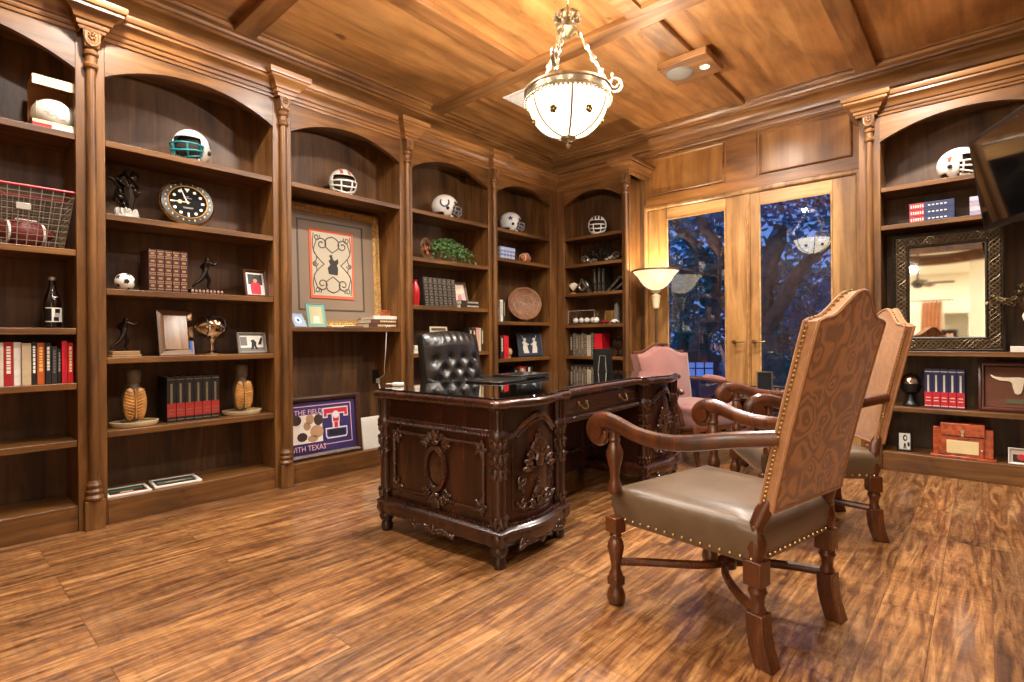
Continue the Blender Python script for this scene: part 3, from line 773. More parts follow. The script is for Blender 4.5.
b.tube(bez(pts, 5), .026, 8); b.tube(bez([(x, y+.02, .285) for x, y, z in pts], 5), .03, 8)
for sg in (-1, 1):
    p2 = [(.34*sg, -.34, .27), (.345*sg, -.18, .235), (.335*sg, 0, .25), (.325*sg, .15, .235), (.30*sg, .27, .27)]
    b.tube(bez(p2, 5), .026, 8); b.tube(bez([(x*.97, y, .29) for x, y, z in p2], 5), .028, 8)
    Fr((.36*sg, -.18, .24), (0, sg, 0), (0, 0, 1)).spray(b, 0, -.01, .12, .06, 2, .008)
Fr((0, -.40, .22), (1, 0, 0), (0, 0, 1)).spray(b, 0, -.02, .2, .09, 3, .01)
obj('carved_apron', b, CHAIRW, PC)
for sg in (-1, 1):
    obj('leg', MB().tube(bez([(.33*sg, -.33, .31), (.355*sg, -.36, .22), (.335*sg, -.345, .1), (.35*sg, -.375, .03), (.36*sg, -.385, .012)], 5), [lerp(.034, .016, i/20) for i in range(19)]+[.02, .02], 8), CHAIRW, PC)
    obj('leg', MB().tube(bez([(.29*sg, .28, .31), (.29*sg, .29, .2), (.285*sg, .31, .1), (.285*sg, .36, .012)], 5), [lerp(.03, .018, i/15) for i in range(16)], 8), CHAIRW, PC)
    a = obj('arm', MB().tube(bez([(.30*sg, .27, .66), (.335*sg, .15, .655), (.36*sg, 0, .64), (.37*sg, -.14, .625), (.375*sg, -.22, .605), (.37*sg, -.235, .58)], 6), .02, 8), CHAIRW, PC)
    obj('arm_pad', MB().tube(bez([(.335*sg, .13, .672), (.355*sg, .02, .668), (.367*sg, -.10, .655)], 5), [.012, .022, .027, .028, .028, .028, .028, .027, .025, .02, .012], 8), PINK, a)
    obj('arm_support', MB().tube(bez([(.37*sg, -.20, .60), (.36*sg, -.15, .52), (.335*sg, -.17, .42), (.335*sg, -.2, .32)], 5), .019, 8), CHAIRW, a)

# ------------------------------------------------------------------ round side table with gallery
ST = thing('side_table', 'round dark side table with a pierced gallery rim, between the pink and tan armchairs', 'side table', (2.50, -.80, 0))
b = MB().lathe([(.02, .585), (.25, .585), (.265, .592), (.268, .605), (.26, .615), (.02, .615)], n=36)
tp = obj('tabletop', b, MAHOG, ST)
b = MB().lathe([(.252, .612), (.258, .612), (.258, .618), (.252, .618)], n=36, ring_=True); b.tube([(.255*cos(2*pi*i/40), .255*sin(2*pi*i/40), .65) for i in range(40)], .005, 6, closed=True)
for i in range(40): a = 2*pi*i/40; b.tube([(.255*cos(a), .255*sin(a), .615), (.255*cos(a), .255*sin(a), .65)], .004, 5)
obj('gallery_rim', b, IRON, tp)
obj('leather_inset', MB().lathe([(.001, .6152), (.24, .6152), (.24, .6175), (.001, .6175)], n=36), BL, tp)
obj('drum', MB().lathe([(.18, .50), (.2, .505), (.2, .575), (.21, .586)], n=32), MAHOG, ST)
obj('pedestal_stem', MB().lathe([(.05, .12), (.07, .16), (.05, .22), (.035, .3), (.05, .4), (.07, .44), (.05, .47), (.09, .505)], n=24), MAHOG, ST)
for i in range(4):
    a = i*R90+pi/4
    obj('leg', MB().tube(bez([(0.03*cos(a), .03*sin(a), .17), (.12*cos(a), .12*sin(a), .14), (.2*cos(a), .2*sin(a), .04), (.25*cos(a), .25*sin(a), .015)], 5), [lerp(.03, .016, k/15) for k in range(16)], 8), MAHOG, ST)

# ------------------------------------------------------------------ torchiere
SHADE = NT('lit_alabaster_shade'); n_ = SHADE.noise(SHADE.coord(), 7, 4)
SHADE.bsdf(Base_Color=c('#f2e2bd'), Roughness=.35, Emission_Color=SHADE.ramp(n_, [(.3, c('#ffd9a0')), (.7, c('#ffeccc'))]), Emission_Strength=1.0)
LP = thing('torchiere_lamp', 'lit bronze torchiere floor lamp with bowl shade, beside the corner bookcase', 'floor lamp', (1.215, .085, 0))
b = MB().lathe([(.03, 1.55), (.075, 1.563), (.12, 1.595), (.155, 1.64), (.185, 1.69), (.222, 1.728), (.234, 1.742), (.226, 1.742), (.212, 1.727), (.177, 1.69), (.148, 1.645), (.113, 1.603), (.03, 1.56)], n=36)
obj('lamp_shade', b, SHADE.m, LP)
obj('shade_rim', MB().lathe([(.222, 1.741), (.238, 1.739), (.241, 1.748), (.238, 1.758), (.224, 1.758)], n=44, ring_=True), mat('shade_rim_brown', '#5a3a20', .4), LP)
LB = mat('aged_bronze', '#6e5a3c', .4, .85, var=.25)
obj('pole', MB().lathe([(.013, .05), (.016, .3), (.012, .34), (.022, .36), (.012, .38), (.015, .8), (.013, 1.33), (.024, 1.345), (.014, 1.36)], n=16), LB, LP)
obj('lamp_neck', MB().lathe([(.02, 1.35), (.03, 1.36), (.035, 1.39), (.045, 1.47), (.05, 1.485), (.03, 1.5), (.02, 1.51), (.05, 1.53), (.06, 1.545)], n=20), mat('cream_glass', '#d8c8a0', .35), LP)
obj('base', MB().lathe([(.15, 0), (.155, .015), (.12, .03), (.06, .045), (.03, .07), (.02, .1)], n=28), LB, LP)

# ------------------------------------------------------------------ pendant bowl chandelier
CX, CY = 1.985, -2.55
PEW = mat('aged_pewter', '#c4b698', .28, .85, var=.2, vs=20)
PD = thing('pendant_chandelier', 'lit alabaster bowl chandelier hung by three rods from the coffered ceiling', 'chandelier', (CX, CY, 0))
BOWL = NT('lit_alabaster_bowl'); n_ = BOWL.noise(BOWL.coord(), 9, 4)
BOWL.bsdf(Base_Color=c('#f3ead6'), Roughness=.3, Emission_Color=BOWL.ramp(n_, [(.3, c('#ffe2b4')), (.7, c('#fff4e0'))]), Emission_Strength=3.2)
bp = [(.228*cos(t), 2.425-.212*sin(t)) for t in [i*pi/2/14 for i in range(15)]]
b = MB().lathe([(.232, 2.425)]+bp[:-1]+[(.012, 2.208)], n=40); obj('bowl', b, BOWL.m, PD)
b = MB().lathe([(.238, 2.415), (.25, 2.418), (.252, 2.43), (.245, 2.436), (.247, 2.462), (.254, 2.468), (.252, 2.48), (.238, 2.482), (.236, 2.45)], n=44, ring_=True)
for i in range(60): a = 2*pi*i/60; b.ell((.246*cos(a), .246*sin(a), 2.412), .008, 6, 4)
rim_ = obj('rim_band', b, PEW, PD)
for i in range(6):
    a = 2*pi*i/6+.2; b = MB(); b.tube([(r*1.01*cos(a), r*1.01*sin(a), z) for r, z in bp], .0065, 6); obj('bowl_rib', b, PEW, PD)
for i in range(6):
    b = MB()
    a = 2*pi*(i+.5)/6+.2; r, z = bp[5]
    for k in range(5): b.ell((r*1.01*cos(a)-.012*sin(a)*cos(k*1.257), r*1.01*sin(a)+.012*cos(a)*cos(k*1.257), z+.014*sin(k*1.257)), .012, 6, 4)
    obj('bowl_rosette', b, BRASS, PD)
obj('finial', MB().lathe([(.003, 2.15), (.012, 2.16), (.014, 2.172), (.006, 2.182), (.012, 2.19), (.04, 2.2), (.045, 2.212), (.03, 2.222)], n=18), PEW, PD)
for i in range(3):
    a = 2*pi*i/3+.9; pts = [(lerp(.262, .045, t)*cos(a), lerp(.262, .045, t)*sin(a), lerp(2.52, 2.86, t)) for t in [k/30 for k in range(31)]]
    rr = [.007+(.007 if k % 6 in (2, 3) else 0)+(.004 if k in (14, 15, 16) else 0) for k in range(31)]
    k = obj('suspension_rod', MB().tube(pts, rr, 8), PEW, PD)
    b = MB(); f = Fr((.245*cos(a), .245*sin(a), 2.50), (cos(a), sin(a), 0), (0, 0, 1))
    p = spiral(.04, .045, .055, .014, pi, 1.5, 20); b.tube([f(x, y, 0) for x, y in p], [lerp(.013, .008, q/19) for q in range(20)], 6)
    f.leaf(b, 0, .0, .05, .02, R90, .01); f.leaf(b, .03, .075, .04, .018, R90+.3, .009); f.leaf(b, .0, -.03, .05, .022, R90, .012)
    obj('scroll_bracket', b, PEW, k)
b = MB().lathe([(.02, 2.79), (.035, 2.81), (.06, 2.83), (.055, 2.85), (.04, 2.865), (.045, 2.89), (.07, 2.905), (.076, 2.92), (.065, 2.93), (.02, 2.94), (.008, 2.97)], n=24)
for i in range(8): a = 2*pi*i/8; b.ell((.068*cos(a), .068*sin(a), 2.90), (.017, .017, .026), 7, 5)
obj('hub_crown', b, PEW, PD)
b = MB(); z = 2.965; k = 0
while z < 3.27:
    p = [(.009*cos(q*2*pi/10)*(1 if k % 2 else 0), .009*cos(q*2*pi/10)*(0 if k % 2 else 1), z+.015*sin(q*2*pi/10)) for q in range(10)]
    b.tube(p, .003, 5, closed=True); z += .023; k += 1
obj('chain', b, PEW, PD)
obj('ceiling_canopy', MB().lathe([(.01, 3.262), (.03, 3.268), (.06, 3.285), (.065, 3.30)], n=24), PEW, PD)

# ------------------------------------------------------------------ ceiling fittings
SB = thing('speaker_panel', 'square wooden ceiling panel holding a grey round speaker and a small spotlight', 'ceiling speaker', (2.02, -.90, 3.205))
obj('panel_board', MB().box(-.2, .2, -.185, .185, 0, .055), BEAMx, SB, bev=.006)
obj('speaker_grille', MB().lathe([(.001, -.014), (.04, -.014), (.085, -.011), (.105, -.006), (.112, .001)], (-.085, -.01, 0), 32), mat('grey_mesh', '#8e8a80', .5, .3, bump=.4, bs=300), SB)
LENS = mat('lit_lens', '#fff0d8', .3, emit=14)
def canlight(label, x, y, z=CH, s=1.0):
    t = thing('unseen_downlight', label, 'ceiling light', (x, y, z))
    obj('trim_ring', MB().lathe([(.038*s, -.004), (.055*s, -.006), (.058*s, .0), (.038*s, .0)], n=28, ring_=True), mat('light_trim', '#cdb48c', .4), t)
    obj('lens', MB().lathe([(.001, -.003), (.038*s, -.003), (.038*s, -.001), (.001, -.001)], n=24), LENS, t)
    return t
obj('spotlight_trim', MB().lathe([(.03, -.003), (.042, -.005), (.044, .001), (.03, .001)], (.11, .02, 0), 24, ring_=True), mat('light_trim', '#cdb48c', .4), SB)
obj('spotlight_lens', MB().lathe([(.001, -.002), (.03, -.002), (.03, .0005), (.001, .0005)], (.11, .02, 0), 24), LENS, SB)
VT = thing('ceiling_vent', 'white louvred air vent in the ceiling, half hidden behind the chandelier bowl', 'air vent', (.64, -1.24, CH))
b = MB().sweep([(0, 0), (0, -.012), (.02, -.012), (.03, -.003), (.03, 0)], [(-.17, -.15), (.17, -.15), (.17, .15), (-.17, .15)], closed=True)
obj('vent_frame', b, WHITE, VT)
b = MB().box(-.16, .16, -.14, .14, -.002, 0)
for i in range(9): y = -.13+.0325*i; b.add([(-.165, y, -.002), (.165, y, -.002), (.165, y+.02, -.011), (-.165, y+.02, -.011), (-.165, y, .0), (.165, y, .0), (.165, y+.02, -.009), (-.165, y+.02, -.009)], [(0, 1, 2, 3), (4, 7, 6, 5), (0, 4, 5, 1), (2, 6, 7, 3)])
obj('louvre', b, WHITE, VT)

# ------------------------------------------------------------------ television on its arm
TV = thing('television', 'black flat television swung out on an arm in front of the bookcase with the mirror', 'television', (3.96, -.893, 2.025), atan2(-.914, .405))
TVT = radians(8)
tvt = Matrix.Rotation(TVT, 4, 'X')
SCR = mat('dark_screen', '#050506', .08, coat=.6, spec=.8)
GB = mat('gloss_black', '#080707', .3)
b = MB(); b.T = tvt; b.box(-.49, .49, -.02, .025, -.30, .30); bd = obj('bezel', b, GB, TV, bev=.005)
b = MB(); b.T = tvt; b.box(-.46, .46, -.0225, -.0195, -.265, .27); obj('screen', b, SCR, TV, smooth=False)
b = MB().tube([(0, .05, 0), (-.004, .30, 0)], .025, 10); b.box(-.12, .12, .05, .075, -.12, .12); obj('wall_arm', b, BLACK, TV); b = MB(); b.T = tvt; b.box(-.3, .3, .024, .06, -.2, .2); obj('rear_housing', b, BLACK, TV, bev=.01)
# ------------------------------------------------------------------ the bright living room behind the camera (seen in the wall mirror)
LWH = mat('living_room_paint', '#efe9dc', .7)
b = MB().box(.4, .5, -11.3, -5.65, 0, 3.1); struct('wall_living_left', b, LWH, smooth=False)
struct('wall_living_right', MB().box(5.6, 5.7, -11.3, -5.65, 0, 3.1), LWH, smooth=False)
b = MB().box(.4, 3.07, -11.3, -11.2, 0, 3.1); b.box(3.52, 5.7, -11.3, -11.2, 0, 3.1); b.box(3.07, 3.52, -11.3, -11.2, 2.05, 3.1); b.box(3.07, 3.52, -11.3, -11.2, 0, 1.15); b.box(2.9, 3.7, -11.75, -11.65, 0, 3.1); b.box(3.02, 3.07, -11.65, -11.3, 1.1, 2.1); b.box(3.52, 3.57, -11.65, -11.3, 1.1, 2.1); b.box(3.02, 3.57, -11.65, -11.3, 2.05, 2.1)
struct('wall_living_front', b, mat('living_room_far_paint', '#e6dec9', .7), smooth=False)
struct('wall_living_near', MB().box(.4, 2.25, -5.66, -5.651, 0, 3.1).box(4.12, 5.7, -5.66, -5.651, 0, 3.1), LWH, smooth=False)
struct('ceiling_living', MB().box(.4, 5.7, -11.75, -5.65, 3.0, 3.1), LWH, smooth=False)
struct('floor_living', MB().box(.4, 5.7, -11.75, -5.55, -.1, 0), mat('living_room_carpet', '#b9a78a', .9), smooth=False)
b = MB()
for q in range(4): b.box(3.57+.055*q, 3.60+.055*q, -9.6, -9.54, 0, 3.0)
b.box(3.56, 3.80, -9.54, -9.45, 0, 3.0)
struct('column_living', b, LWH, bev=.006)
CUR = mat('copper_curtain', '#a8714a', .7, var=.2, vs=6)
t = thing('curtain', 'copper brown pleated curtain hanging in the bright living room, reflected in the mirror', 'curtain', (2.86, -10.78, 0))
b = MB().surf(lambda i, j: (lerp(-.19, .2, i)*(1-.0*j)-.10*(1-j), .035*sin(i*2*pi*5.5), lerp(.02, 2.28, j)+.03*(1+cos(i*2*pi*5.5))*(j > .99)), 66, 20)
obj('curtain_panel', b, CUR, t, ang=80)
obj('curtain_rod', MB().lathe([(.012, -.4), (.012, .4)], (0, .0, 2.33), 10, 'x'), IRON, t)
t = thing('living_room_television', 'small dark television on the pale shelf of the living room niche', 'television', (3.12, -11.1, 1.17))
obj('bezel', MB().box(-.2, .2, -.04, .03, .03, .48), GB, t, bev=.01); obj('screen', MB().box(-.17, .17, .03, .034, .06, .45), SCR, t, smooth=False)
obj('base', MB().box(-.1, .1, -.05, .05, 0, .03), BLACK, t, bev=.005)
t = thing('console_table', 'long white console table under the living room niche', 'console table', (3.15, -11.05, 0))
obj('tabletop', MB().box(-.55, .6, -.14, .17, 1.12, 1.165), LWH, t, bev=.006); obj('cabinet', MB().box(-.5, .55, -.13, .13, 0, 1.12), LWH, t, bev=.006)
t = thing('candle', 'cream pillar candle standing on the white console table', 'candle', (3.36, -10.95, 1.165))
obj('wax', MB().lathe([(.03, 0), (.032, .01), (.03, .09), (.02, .092)], n=16), CREAM, t); obj('wick', MB().lathe([(.003, .09), (.002, .11)], n=6), BLACK, t)
t = thing('ceiling_fan', 'ceiling fan with dark blades in the bright living room', 'ceiling fan', (2.80, -8.0, 2.42))
obj('motor', MB().lathe([(.02, -.09), (.06, -.08), (.1, -.03), (.1, .04), (.05, .07), (.02, .1), (.015, .58)], n=20), IRON, t)
for i in range(5):
    a = 2*pi*i/5+.05; b = MB(); b.T = Matrix.Rotation(a, 4, 'Z') @ Matrix.Rotation(.2, 4, 'X'); b.prism([(.12, -.03), (.2, -.06), (.55, -.065), (.58, 0), (.55, .065), (.2, .06), (.12, .03)], -.005, .005)
    obj('blade', b, mat('fan_blade_wood', '#5a4030', .5), t, bev=.002)

# ------------------------------------------------------------------ the garden at dusk beyond the doors
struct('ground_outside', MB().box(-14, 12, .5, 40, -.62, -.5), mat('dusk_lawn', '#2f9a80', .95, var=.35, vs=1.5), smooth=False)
struct('terrace_outside', MB().box(-4, 8, .47, 2.6, -.5, -.06), mat('terrace_stone', '#4a4640', .9, var=.2, vs=3), smooth=False)
BARK = mat('oak_bark', '#7a6350', .9, var=.45, vs=7, bump=.6, bs=12)
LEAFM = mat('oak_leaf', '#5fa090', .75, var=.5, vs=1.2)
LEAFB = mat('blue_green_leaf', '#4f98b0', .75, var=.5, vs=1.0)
def leaves(rnd, cen, rad, n, size):
    b = MB()
    for i in range(n):
        while True:
            p = Vector((rnd.uniform(-1, 1), rnd.uniform(-1, 1), rnd.uniform(-1, 1)))
            if p.length < 1: break
        p = Vector(cen)+Vector((p.x*rad[0], p.y*rad[1], p.z*rad[2]))
        R = Euler((rnd.uniform(-1, 1), rnd.uniform(-1, 1), rnd.uniform(0, 6.3))).to_matrix(); s_ = size*rnd.uniform(.6, 1.3)
        b.add([p+R @ Vector(q)*s_ for q in ((-1, 0, 0), (-.3, .45, .08), (1, 0, 0), (-.3, -.45, .08))], [(0, 1, 2, 3)])
    return b
def tree(label, x, y, limbs, crowns, seed, leaf, size=.11):
    t = thing('oak_tree', label, 'tree', (x, y, -.5), 0, 'garden trees beyond the doors'); rnd = random.Random(seed)
    b = MB()
    for pts, r0, r1 in limbs:
        p = bez(pts, 6); b.tube(p, [lerp(r0, r1, i/(len(p)-1))*(1+.12*sin(i*2.1)) for i in range(len(p))], 9)
    obj('trunk', b, BARK, t)
    for cen, rad, n in crowns: obj('foliage', leaves(rnd, cen, rad, n, size), leaf, t, smooth=False)['kind'] = 'stuff'
    return t
tree('gnarled oak with forked trunk right outside the garden doors', .9, 5.6, [
    ([(0, 0, 0), (-.1, 0, .9), (-.32, .1, 1.7), (-.2, 0, 2.6), (.1, 0, 3.6)], .30, .14),
    ([(-.3, .1, 1.5), (.1, 0, 2.2), (.55, -.1, 2.9), (1.3, -.2, 3.4)], .17, .07),
    ([(-.25, 0, 2.4), (-.9, .1, 3.0), (-1.3, 0, 3.7), (-1.9, .2, 4.6)], .16, .08),
    ([(-.9, .1, 3.0), (-1.6, -.1, 2.9), (-2.2, 0, 3.1)], .09, .05)],
    [((-.6, .4, 4.6), (1.9, 1.4, 1.0), 1700), ((1.2, .3, 3.7), (1.4, 1.2, .9), 1100), ((.9, .9, 2.0), (1.0, .7, .9), 700)], 3, LEAFB, .10)
tree('leaning oak with low spreading limbs, left of the forked oak', -1.75, 8.2, [
    ([(0, 0, 0), (.1, 0, 1.2), (.5, 0, 2.3), (.3, .1, 3.4), (-.6, .1, 4.6)], .30, .12),
    ([(.45, 0, 2.2), (1.2, -.1, 2.7), (2.0, 0, 2.8)], .14, .06), ([(.3, .1, 3.2), (-.8, 0, 3.3), (-1.8, .1, 3.9)], .13, .06)],
    [((-.6, .3, 5.0), (2.3, 1.4, 1.0), 1300), ((.6, .5, 3.2), (1.9, 1.0, .9), 1300), ((-1.2, .6, 2.2), (1.4, .9, .9), 1000)], 4, LEAFM, .12)
tree('dense dark oak far down the garden behind the others', -4.4, 13.5, [([(0, 0, 0), (0, 0, 1.5), (.2, 0, 3.2)], .3, .15)],
     [((0, 0, 3.6), (3.0, 1.6, 2.0), 1600), ((2.6, .6, 2.6), (2.2, 1.3, 1.4), 1000), ((1.5, 1.5, .9), (4.5, .8, 1.3), 2200)], 5, LEAFB, .17)
tree('bushy oak at the right of the garden, behind the visitor armchairs', 2.2, 11.0, [([(0, 0, 0), (.1, 0, 1.6), (-.1, 0, 3.2)], .28, .15)],
     [((0, 0, 3.4), (2.6, 1.4, 2.2), 1500), ((-2.2, .4, 2.2), (1.7, 1.1, 1.5), 900), ((-.5, 2.0, .9), (4.0, .8, 1.4), 2000)], 6, LEAFM, .16)
# small pavilion with a blue-lit arched window
GLOWB = mat('blue_lit_window', '#6f8ee0', .4, emit=.7)
pv = thing('garden_pavilion', 'small arched garden pavilion with a blue-lit window, seen through the garden doors', 'pavilion', (-1.22, 7.2, -.5), radians(35))
obj('wall', MB().box(-.42, .42, 0, .5, 0, .95), mat('pavilion_wall', '#4a4a60', .8), pv, bev=.01)
obj('arched_roof', MB().prism([(-.5, .95)]+[(.5*cos(pi-pi*i/16), .95+.28*sin(pi*i/16)) for i in range(17)], -.06, .55, 'xz'), mat('pavilion_roof', '#6a5348', .8), pv, bev=.01)
obj('window', MB().prism([(-.3, .62)]+[(.3*cos(pi-pi*i/12), .95+.17*sin(pi*i/12)) for i in range(13)]+[(.3, .62)], -.012, -.002, 'xz'), GLOWB, pv, smooth=False)
b = MB()
for q in (-.1, .1): b.box(q-.012, q+.012, -.03, -.012, .62, 1.1)
b.box(-.3, .3, -.03, -.012, .80, .825); obj('glazing_bar', b, DARK, pv)
for q in (.47, .53): pass
obj('post', MB().lathe([(.06, 0), (.05, .05), (.05, .95), (.07, 1.0)], (.52, -.1, 0), 14), mat('pavilion_post', '#8a8fb0', .7), pv)
# ------------------------------------------------------------------ builders for the shelf contents (x to the right, front towards -y)
def WA(x, y): return (x, y)
def place(t, wall, cc, d, z, rot=0):
    """wall 'A': the long bookcase wall; 'B': the garden-door wall; cc runs along the wall, d is the depth behind the bookcase face."""
    t.location = (-d, cc, z) if wall == 'A' else (cc, d, z); t.rotation_euler = (0, 0, rot+(R90 if wall == 'A' else 0)); return t
_bk = {}
def bmat(col, rough=.5): return mat('book_'+col.lstrip('#'), col, rough, var=.12, vs=30)
def book(label, wall, cc, d, z, w, h, dp, col, band=None, lines=None, flat=False, rot=0, lean=0, group=None, name='book', bands=1):
    """upright: spine at the front. flat: lying with the spine at the front."""
    t = thing(name, label, 'book', group=group)
    b = MB(); cm = bmat(col); e = .003
    def P(x0, x1, y0, y1, z0, z1):
        if flat: b.box(z0-h/2, z1-h/2, y0, y1, x0+w/2, x1+w/2)
        else: b.box(x0, x1, y0, y1, z0, z1)
    P(-w/2, -w/2+e, 0, dp, 0, h); P(w/2-e, w/2, 0, dp, 0, h); P(-w/2, w/2, -.003, .002, 0, h)
    M_ = Matrix.Translation((w/2 if lean < 0 else -w/2, 0, 0)) @ Matrix.Rotation(lean, 4, 'Y') @ Matrix.Translation((-w/2 if lean < 0 else w/2, 0, 0)) if lean else None
    if M_: b.v = [tuple(M_ @ Vector(p)) for p in b.v]
    cv = obj('cover', b, cm, t, bev=.0015)
    b = MB(); P(-w/2+e, w/2-e, .002, dp-.006, .004, h-.004)
    if M_: b.v = [tuple(M_ @ Vector(p)) for p in b.v]
    obj('pages', b, PAPER, t, smooth=False)
    b = MB(); y = -.0036; ms = [cm]
    def Q(x0, x1, z0, z1, dy=0):
        if flat: b.box(z0-h/2, z1-h/2, y-dy, -.003, x0+w/2, x1+w/2)
        else: b.box(x0, x1, y-dy, -.003, z0, z1)
    if band:
        bc, z0, z1 = band; ms = [bmat(bc)]; Q(-w/2+.001, w/2-.001, h*z0, h*z1)
    else: ms = [mat('gilt', '#b9974c', .4, .6)]
    if lines:
        lc, kind = lines; b.m = len(ms); ms.append(bmat(lc))
        if kind == 'title':
            z_ = h*.9
            rnd = random.Random(label)
            while z_ > h*.32:
                l = rnd.uniform(.008, .02); Q(-w*.22, w*.22, z_-l, z_, .0004); z_ -= l+.004
        elif kind == 'gilt':
            for q in (.06, .2, .24, .4, .44, .6, .64, .8, .84, .95): Q(-w/2+.003, w/2-.003, h*q, h*q+.005, .0004)
            for q in (.12, .3, .5, .7, .88): Q(-w*.25, w*.25, h*q, h*q+.012, .0006)
        elif kind == 'law':
            Q(-w*.12, w*.12, h*.42, h*.85, .0004); Q(-w/2+.002, w/2-.002, h*.93, h*.95, .0004); Q(-w/2+.002, w/2-.002, h*.05, h*.07, .0004); Q(-w*.3, w*.3, h*.18, h*.2, .0006); Q(-w*.3, w*.3, h*.26, h*.28, .0006)
    if b.v:
        if M_: b.v = [tuple(M_ @ Vector(p)) for p in b.v]
        obj('spine_label', b, ms, t, smooth=False)
    place(t, wall, cc, d, z, rot); return t
def pframe(label, wall, cc, d, z, w, h, bw, col, pic, rot=0, lean=12, cat='picture frame', name='framed_photo', th=.014, stand=True, group=None, glass=False):
    """standing frame leaning back; pic = (materials, [(material index, polygon in frame units)])"""
    t = thing(name, label, cat, group=group)
    T = Matrix.Rotation(-radians(lean), 4, 'X') if lean else Matrix.Identity(4)
    b = MB(); pr = [(0, 0), (0, -th), (bw*.3, -th*1.25), (bw*.75, -th*.8), (bw, -th*.5), (bw, 0)]
    b.T = T; b.sweep(pr, [(-w/2, 0), (-w/2, h), (w/2, h), (w/2, 0)], closed=True, f=lambda a, z_, hh: (a, hh, z_))
    b.box(-w/2+.001, w/2-.001, 0, .004, .001, h-.001)
    fr_ = obj('frame', b, col if not isinstance(col, str) else mat('frame_'+col.lstrip('#'), col, .4), t)
    ms, shapes = pic; b = MB(); b.T = T; iw, ih = w-2*bw, h-2*bw
    b.box(-iw/2-.002, iw/2+.002, -.002, 0, bw-.002, h-bw+.002)
    for k, (mi, poly) in enumerate(shapes):
        b.m = mi; b.prism([(x*iw/2, bw+ih/2+y_*ih/2) for x, y_ in poly], -.0022-.0003*(k+1), -.002, 'xz')
    obj('picture', b, ms, t, smooth=False)
    if stand and lean:
        b = MB(); p = T @ Vector((0, .004, h*.62)); b.tube([p, (0, p.y+h*.32, .004)], .006, 6); obj('easel_strut', b, BLACK, t)
    place(t, wall, cc, d, z, rot); return t
def rect(x0, x1, y0, y1): return [(x0, y0), (x1, y0), (x1, y1), (x0, y1)]
def helmet(label, wall, cc, d, z, rot, shell, mask, s=1.0, stripe=None, logo=None, padc=None):
    t = thing('football_helmet', label, 'football helmet', group='football helmets on the top shelves')
    rx, ry, rz_ = .108*s, .130*s, .118*s; zc = .118*s
    def pt(az, el, k=1.0):  # az 0 = front (-y)
        return (rx*k*cos(el)*sin(az), -ry*k*cos(el)*cos(az), zc+rz_*k*sin(el))
    b = MB(); NU, NV = 48, 26; idx = {}; vs = []; fs = []
    for j in range(NV+1):
        el = lerp(-1.0, R90-.001, j/NV)
        for i in range(NU): idx[i, j] = len(vs); vs.append(pt(2*pi*i/NU, el))
    for j in range(NV):
        el = lerp(-1.0, R90, (j+.5)/NV)
        for i in range(NU):
            az = abs(((2*pi*(i+.5)/NU+pi) % (2*pi))-pi)
            if az < 1.12-.25*max(0, el-.0) and el < .42: continue
            if az > 1.9 and el < -.62: continue
            if 1.12 <= az < 1.35 and el < -.85: continue
            fs.append((idx[i, j], idx[(i+1) % NU, j], idx[(i+1) % NU, j+1], idx[i, j+1]))
    b.add(vs, fs); sh = obj('shell', b, shell, t, ang=60)
    q = sh.modifiers.new('thickness', 'SOLIDIFY'); q.thickness = .006*s; q.offset = -1
    b = MB().ell((0, .012*s, zc+.004), (rx*.86, ry*.82, rz_*.86), 20, 12); obj('padding', b, padc or mat('helmet_padding', '#33291f', .8), t)
    b = MB()
    for el, k in ((-.08, 1.22), (-.42, 1.30), (-.75, 1.26)):
        b.tube([Vector(pt(lerp(-1.15, 1.15, i/14), el*(1-.25*abs(i-7)/7), lerp(k, 1.02, (abs(i-7)/7)**2))) for i in range(15)], .0065*s, 7)
    for a in (-.34, .34): b.tube([Vector(pt(a, el, k)) for el, k in ((-.08, 1.2), (-.42, 1.28), (-.75, 1.24))], .006*s, 7)
    for a in (-1.0, 1.0): b.tube([Vector(pt(a, el, k)) for el, k in ((-.05, 1.05), (-.42, 1.1), (-.70, 1.06))], .006*s, 7)
    obj('face_mask', b, mask, t)
    for a in (-1, 1): obj('ear_hole', MB().ell(pt(a*1.62, -.25, 1.0), .016*s, 10, 6), mat('ear_hole_dark', '#1a1512', .7), sh)
    b = MB(); b.tube([Vector(pt(lerp(-1.15, 1.15, i/12), -.95+.1*(abs(i-6)/6), lerp(1.08, 1.0, (abs(i-6)/6)**2))) for i in range(13)], .009*s, 7, sx=.4)
    obj('chin_strap', b, WHITE, t)
    if stripe:
        for off, wd, m in stripe:
            b = MB(); vs = []; n = 26
            for i in range(n+1):
                a = lerp(.45, pi+.5, i/n)  # over the top from brow to nape
                for sx in (-1, 1):
                    x = (off+sx*wd/2)*s; k = sqrt(max(.05, 1-(x/rx)**2))*1.006; vs.append((x, -ry*k*cos(a), zc+rz_*k*sin(a)))
            b.add(vs, [(2*i, 2*i+1, 2*i+3, 2*i+2) for i in range(n)]); obj('stripe', b, m, sh)
    if logo:
        poly, m, az0, el0, sz = logo
        for sg in (-1, 1):
            b = MB()
            for pg in poly: b.add([pt(sg*(az0+x*sz), el0+y*sz, 1.012) for x, y in pg], [tuple(range(len(pg)))])
            obj('emblem', b, m, sh, smooth=False)
    place(t, wall, cc, d, z, rot); return t
def band_poly(pts, w):
    """strip of quads along 2D points"""
    o = []
    for i in range(len(pts)-1):
        (x0, y0), (x1, y1) = pts[i], pts[i+1]; l = sqrt((x1-x0)**2+(y1-y0)**2) or 1; nx, ny = -(y1-y0)/l*w/2, (x1-x0)/l*w/2
        o.append([(x0+nx, y0+ny), (x0-nx, y0-ny), (x1-nx, y1-ny), (x1+nx, y1+ny)])
    return o
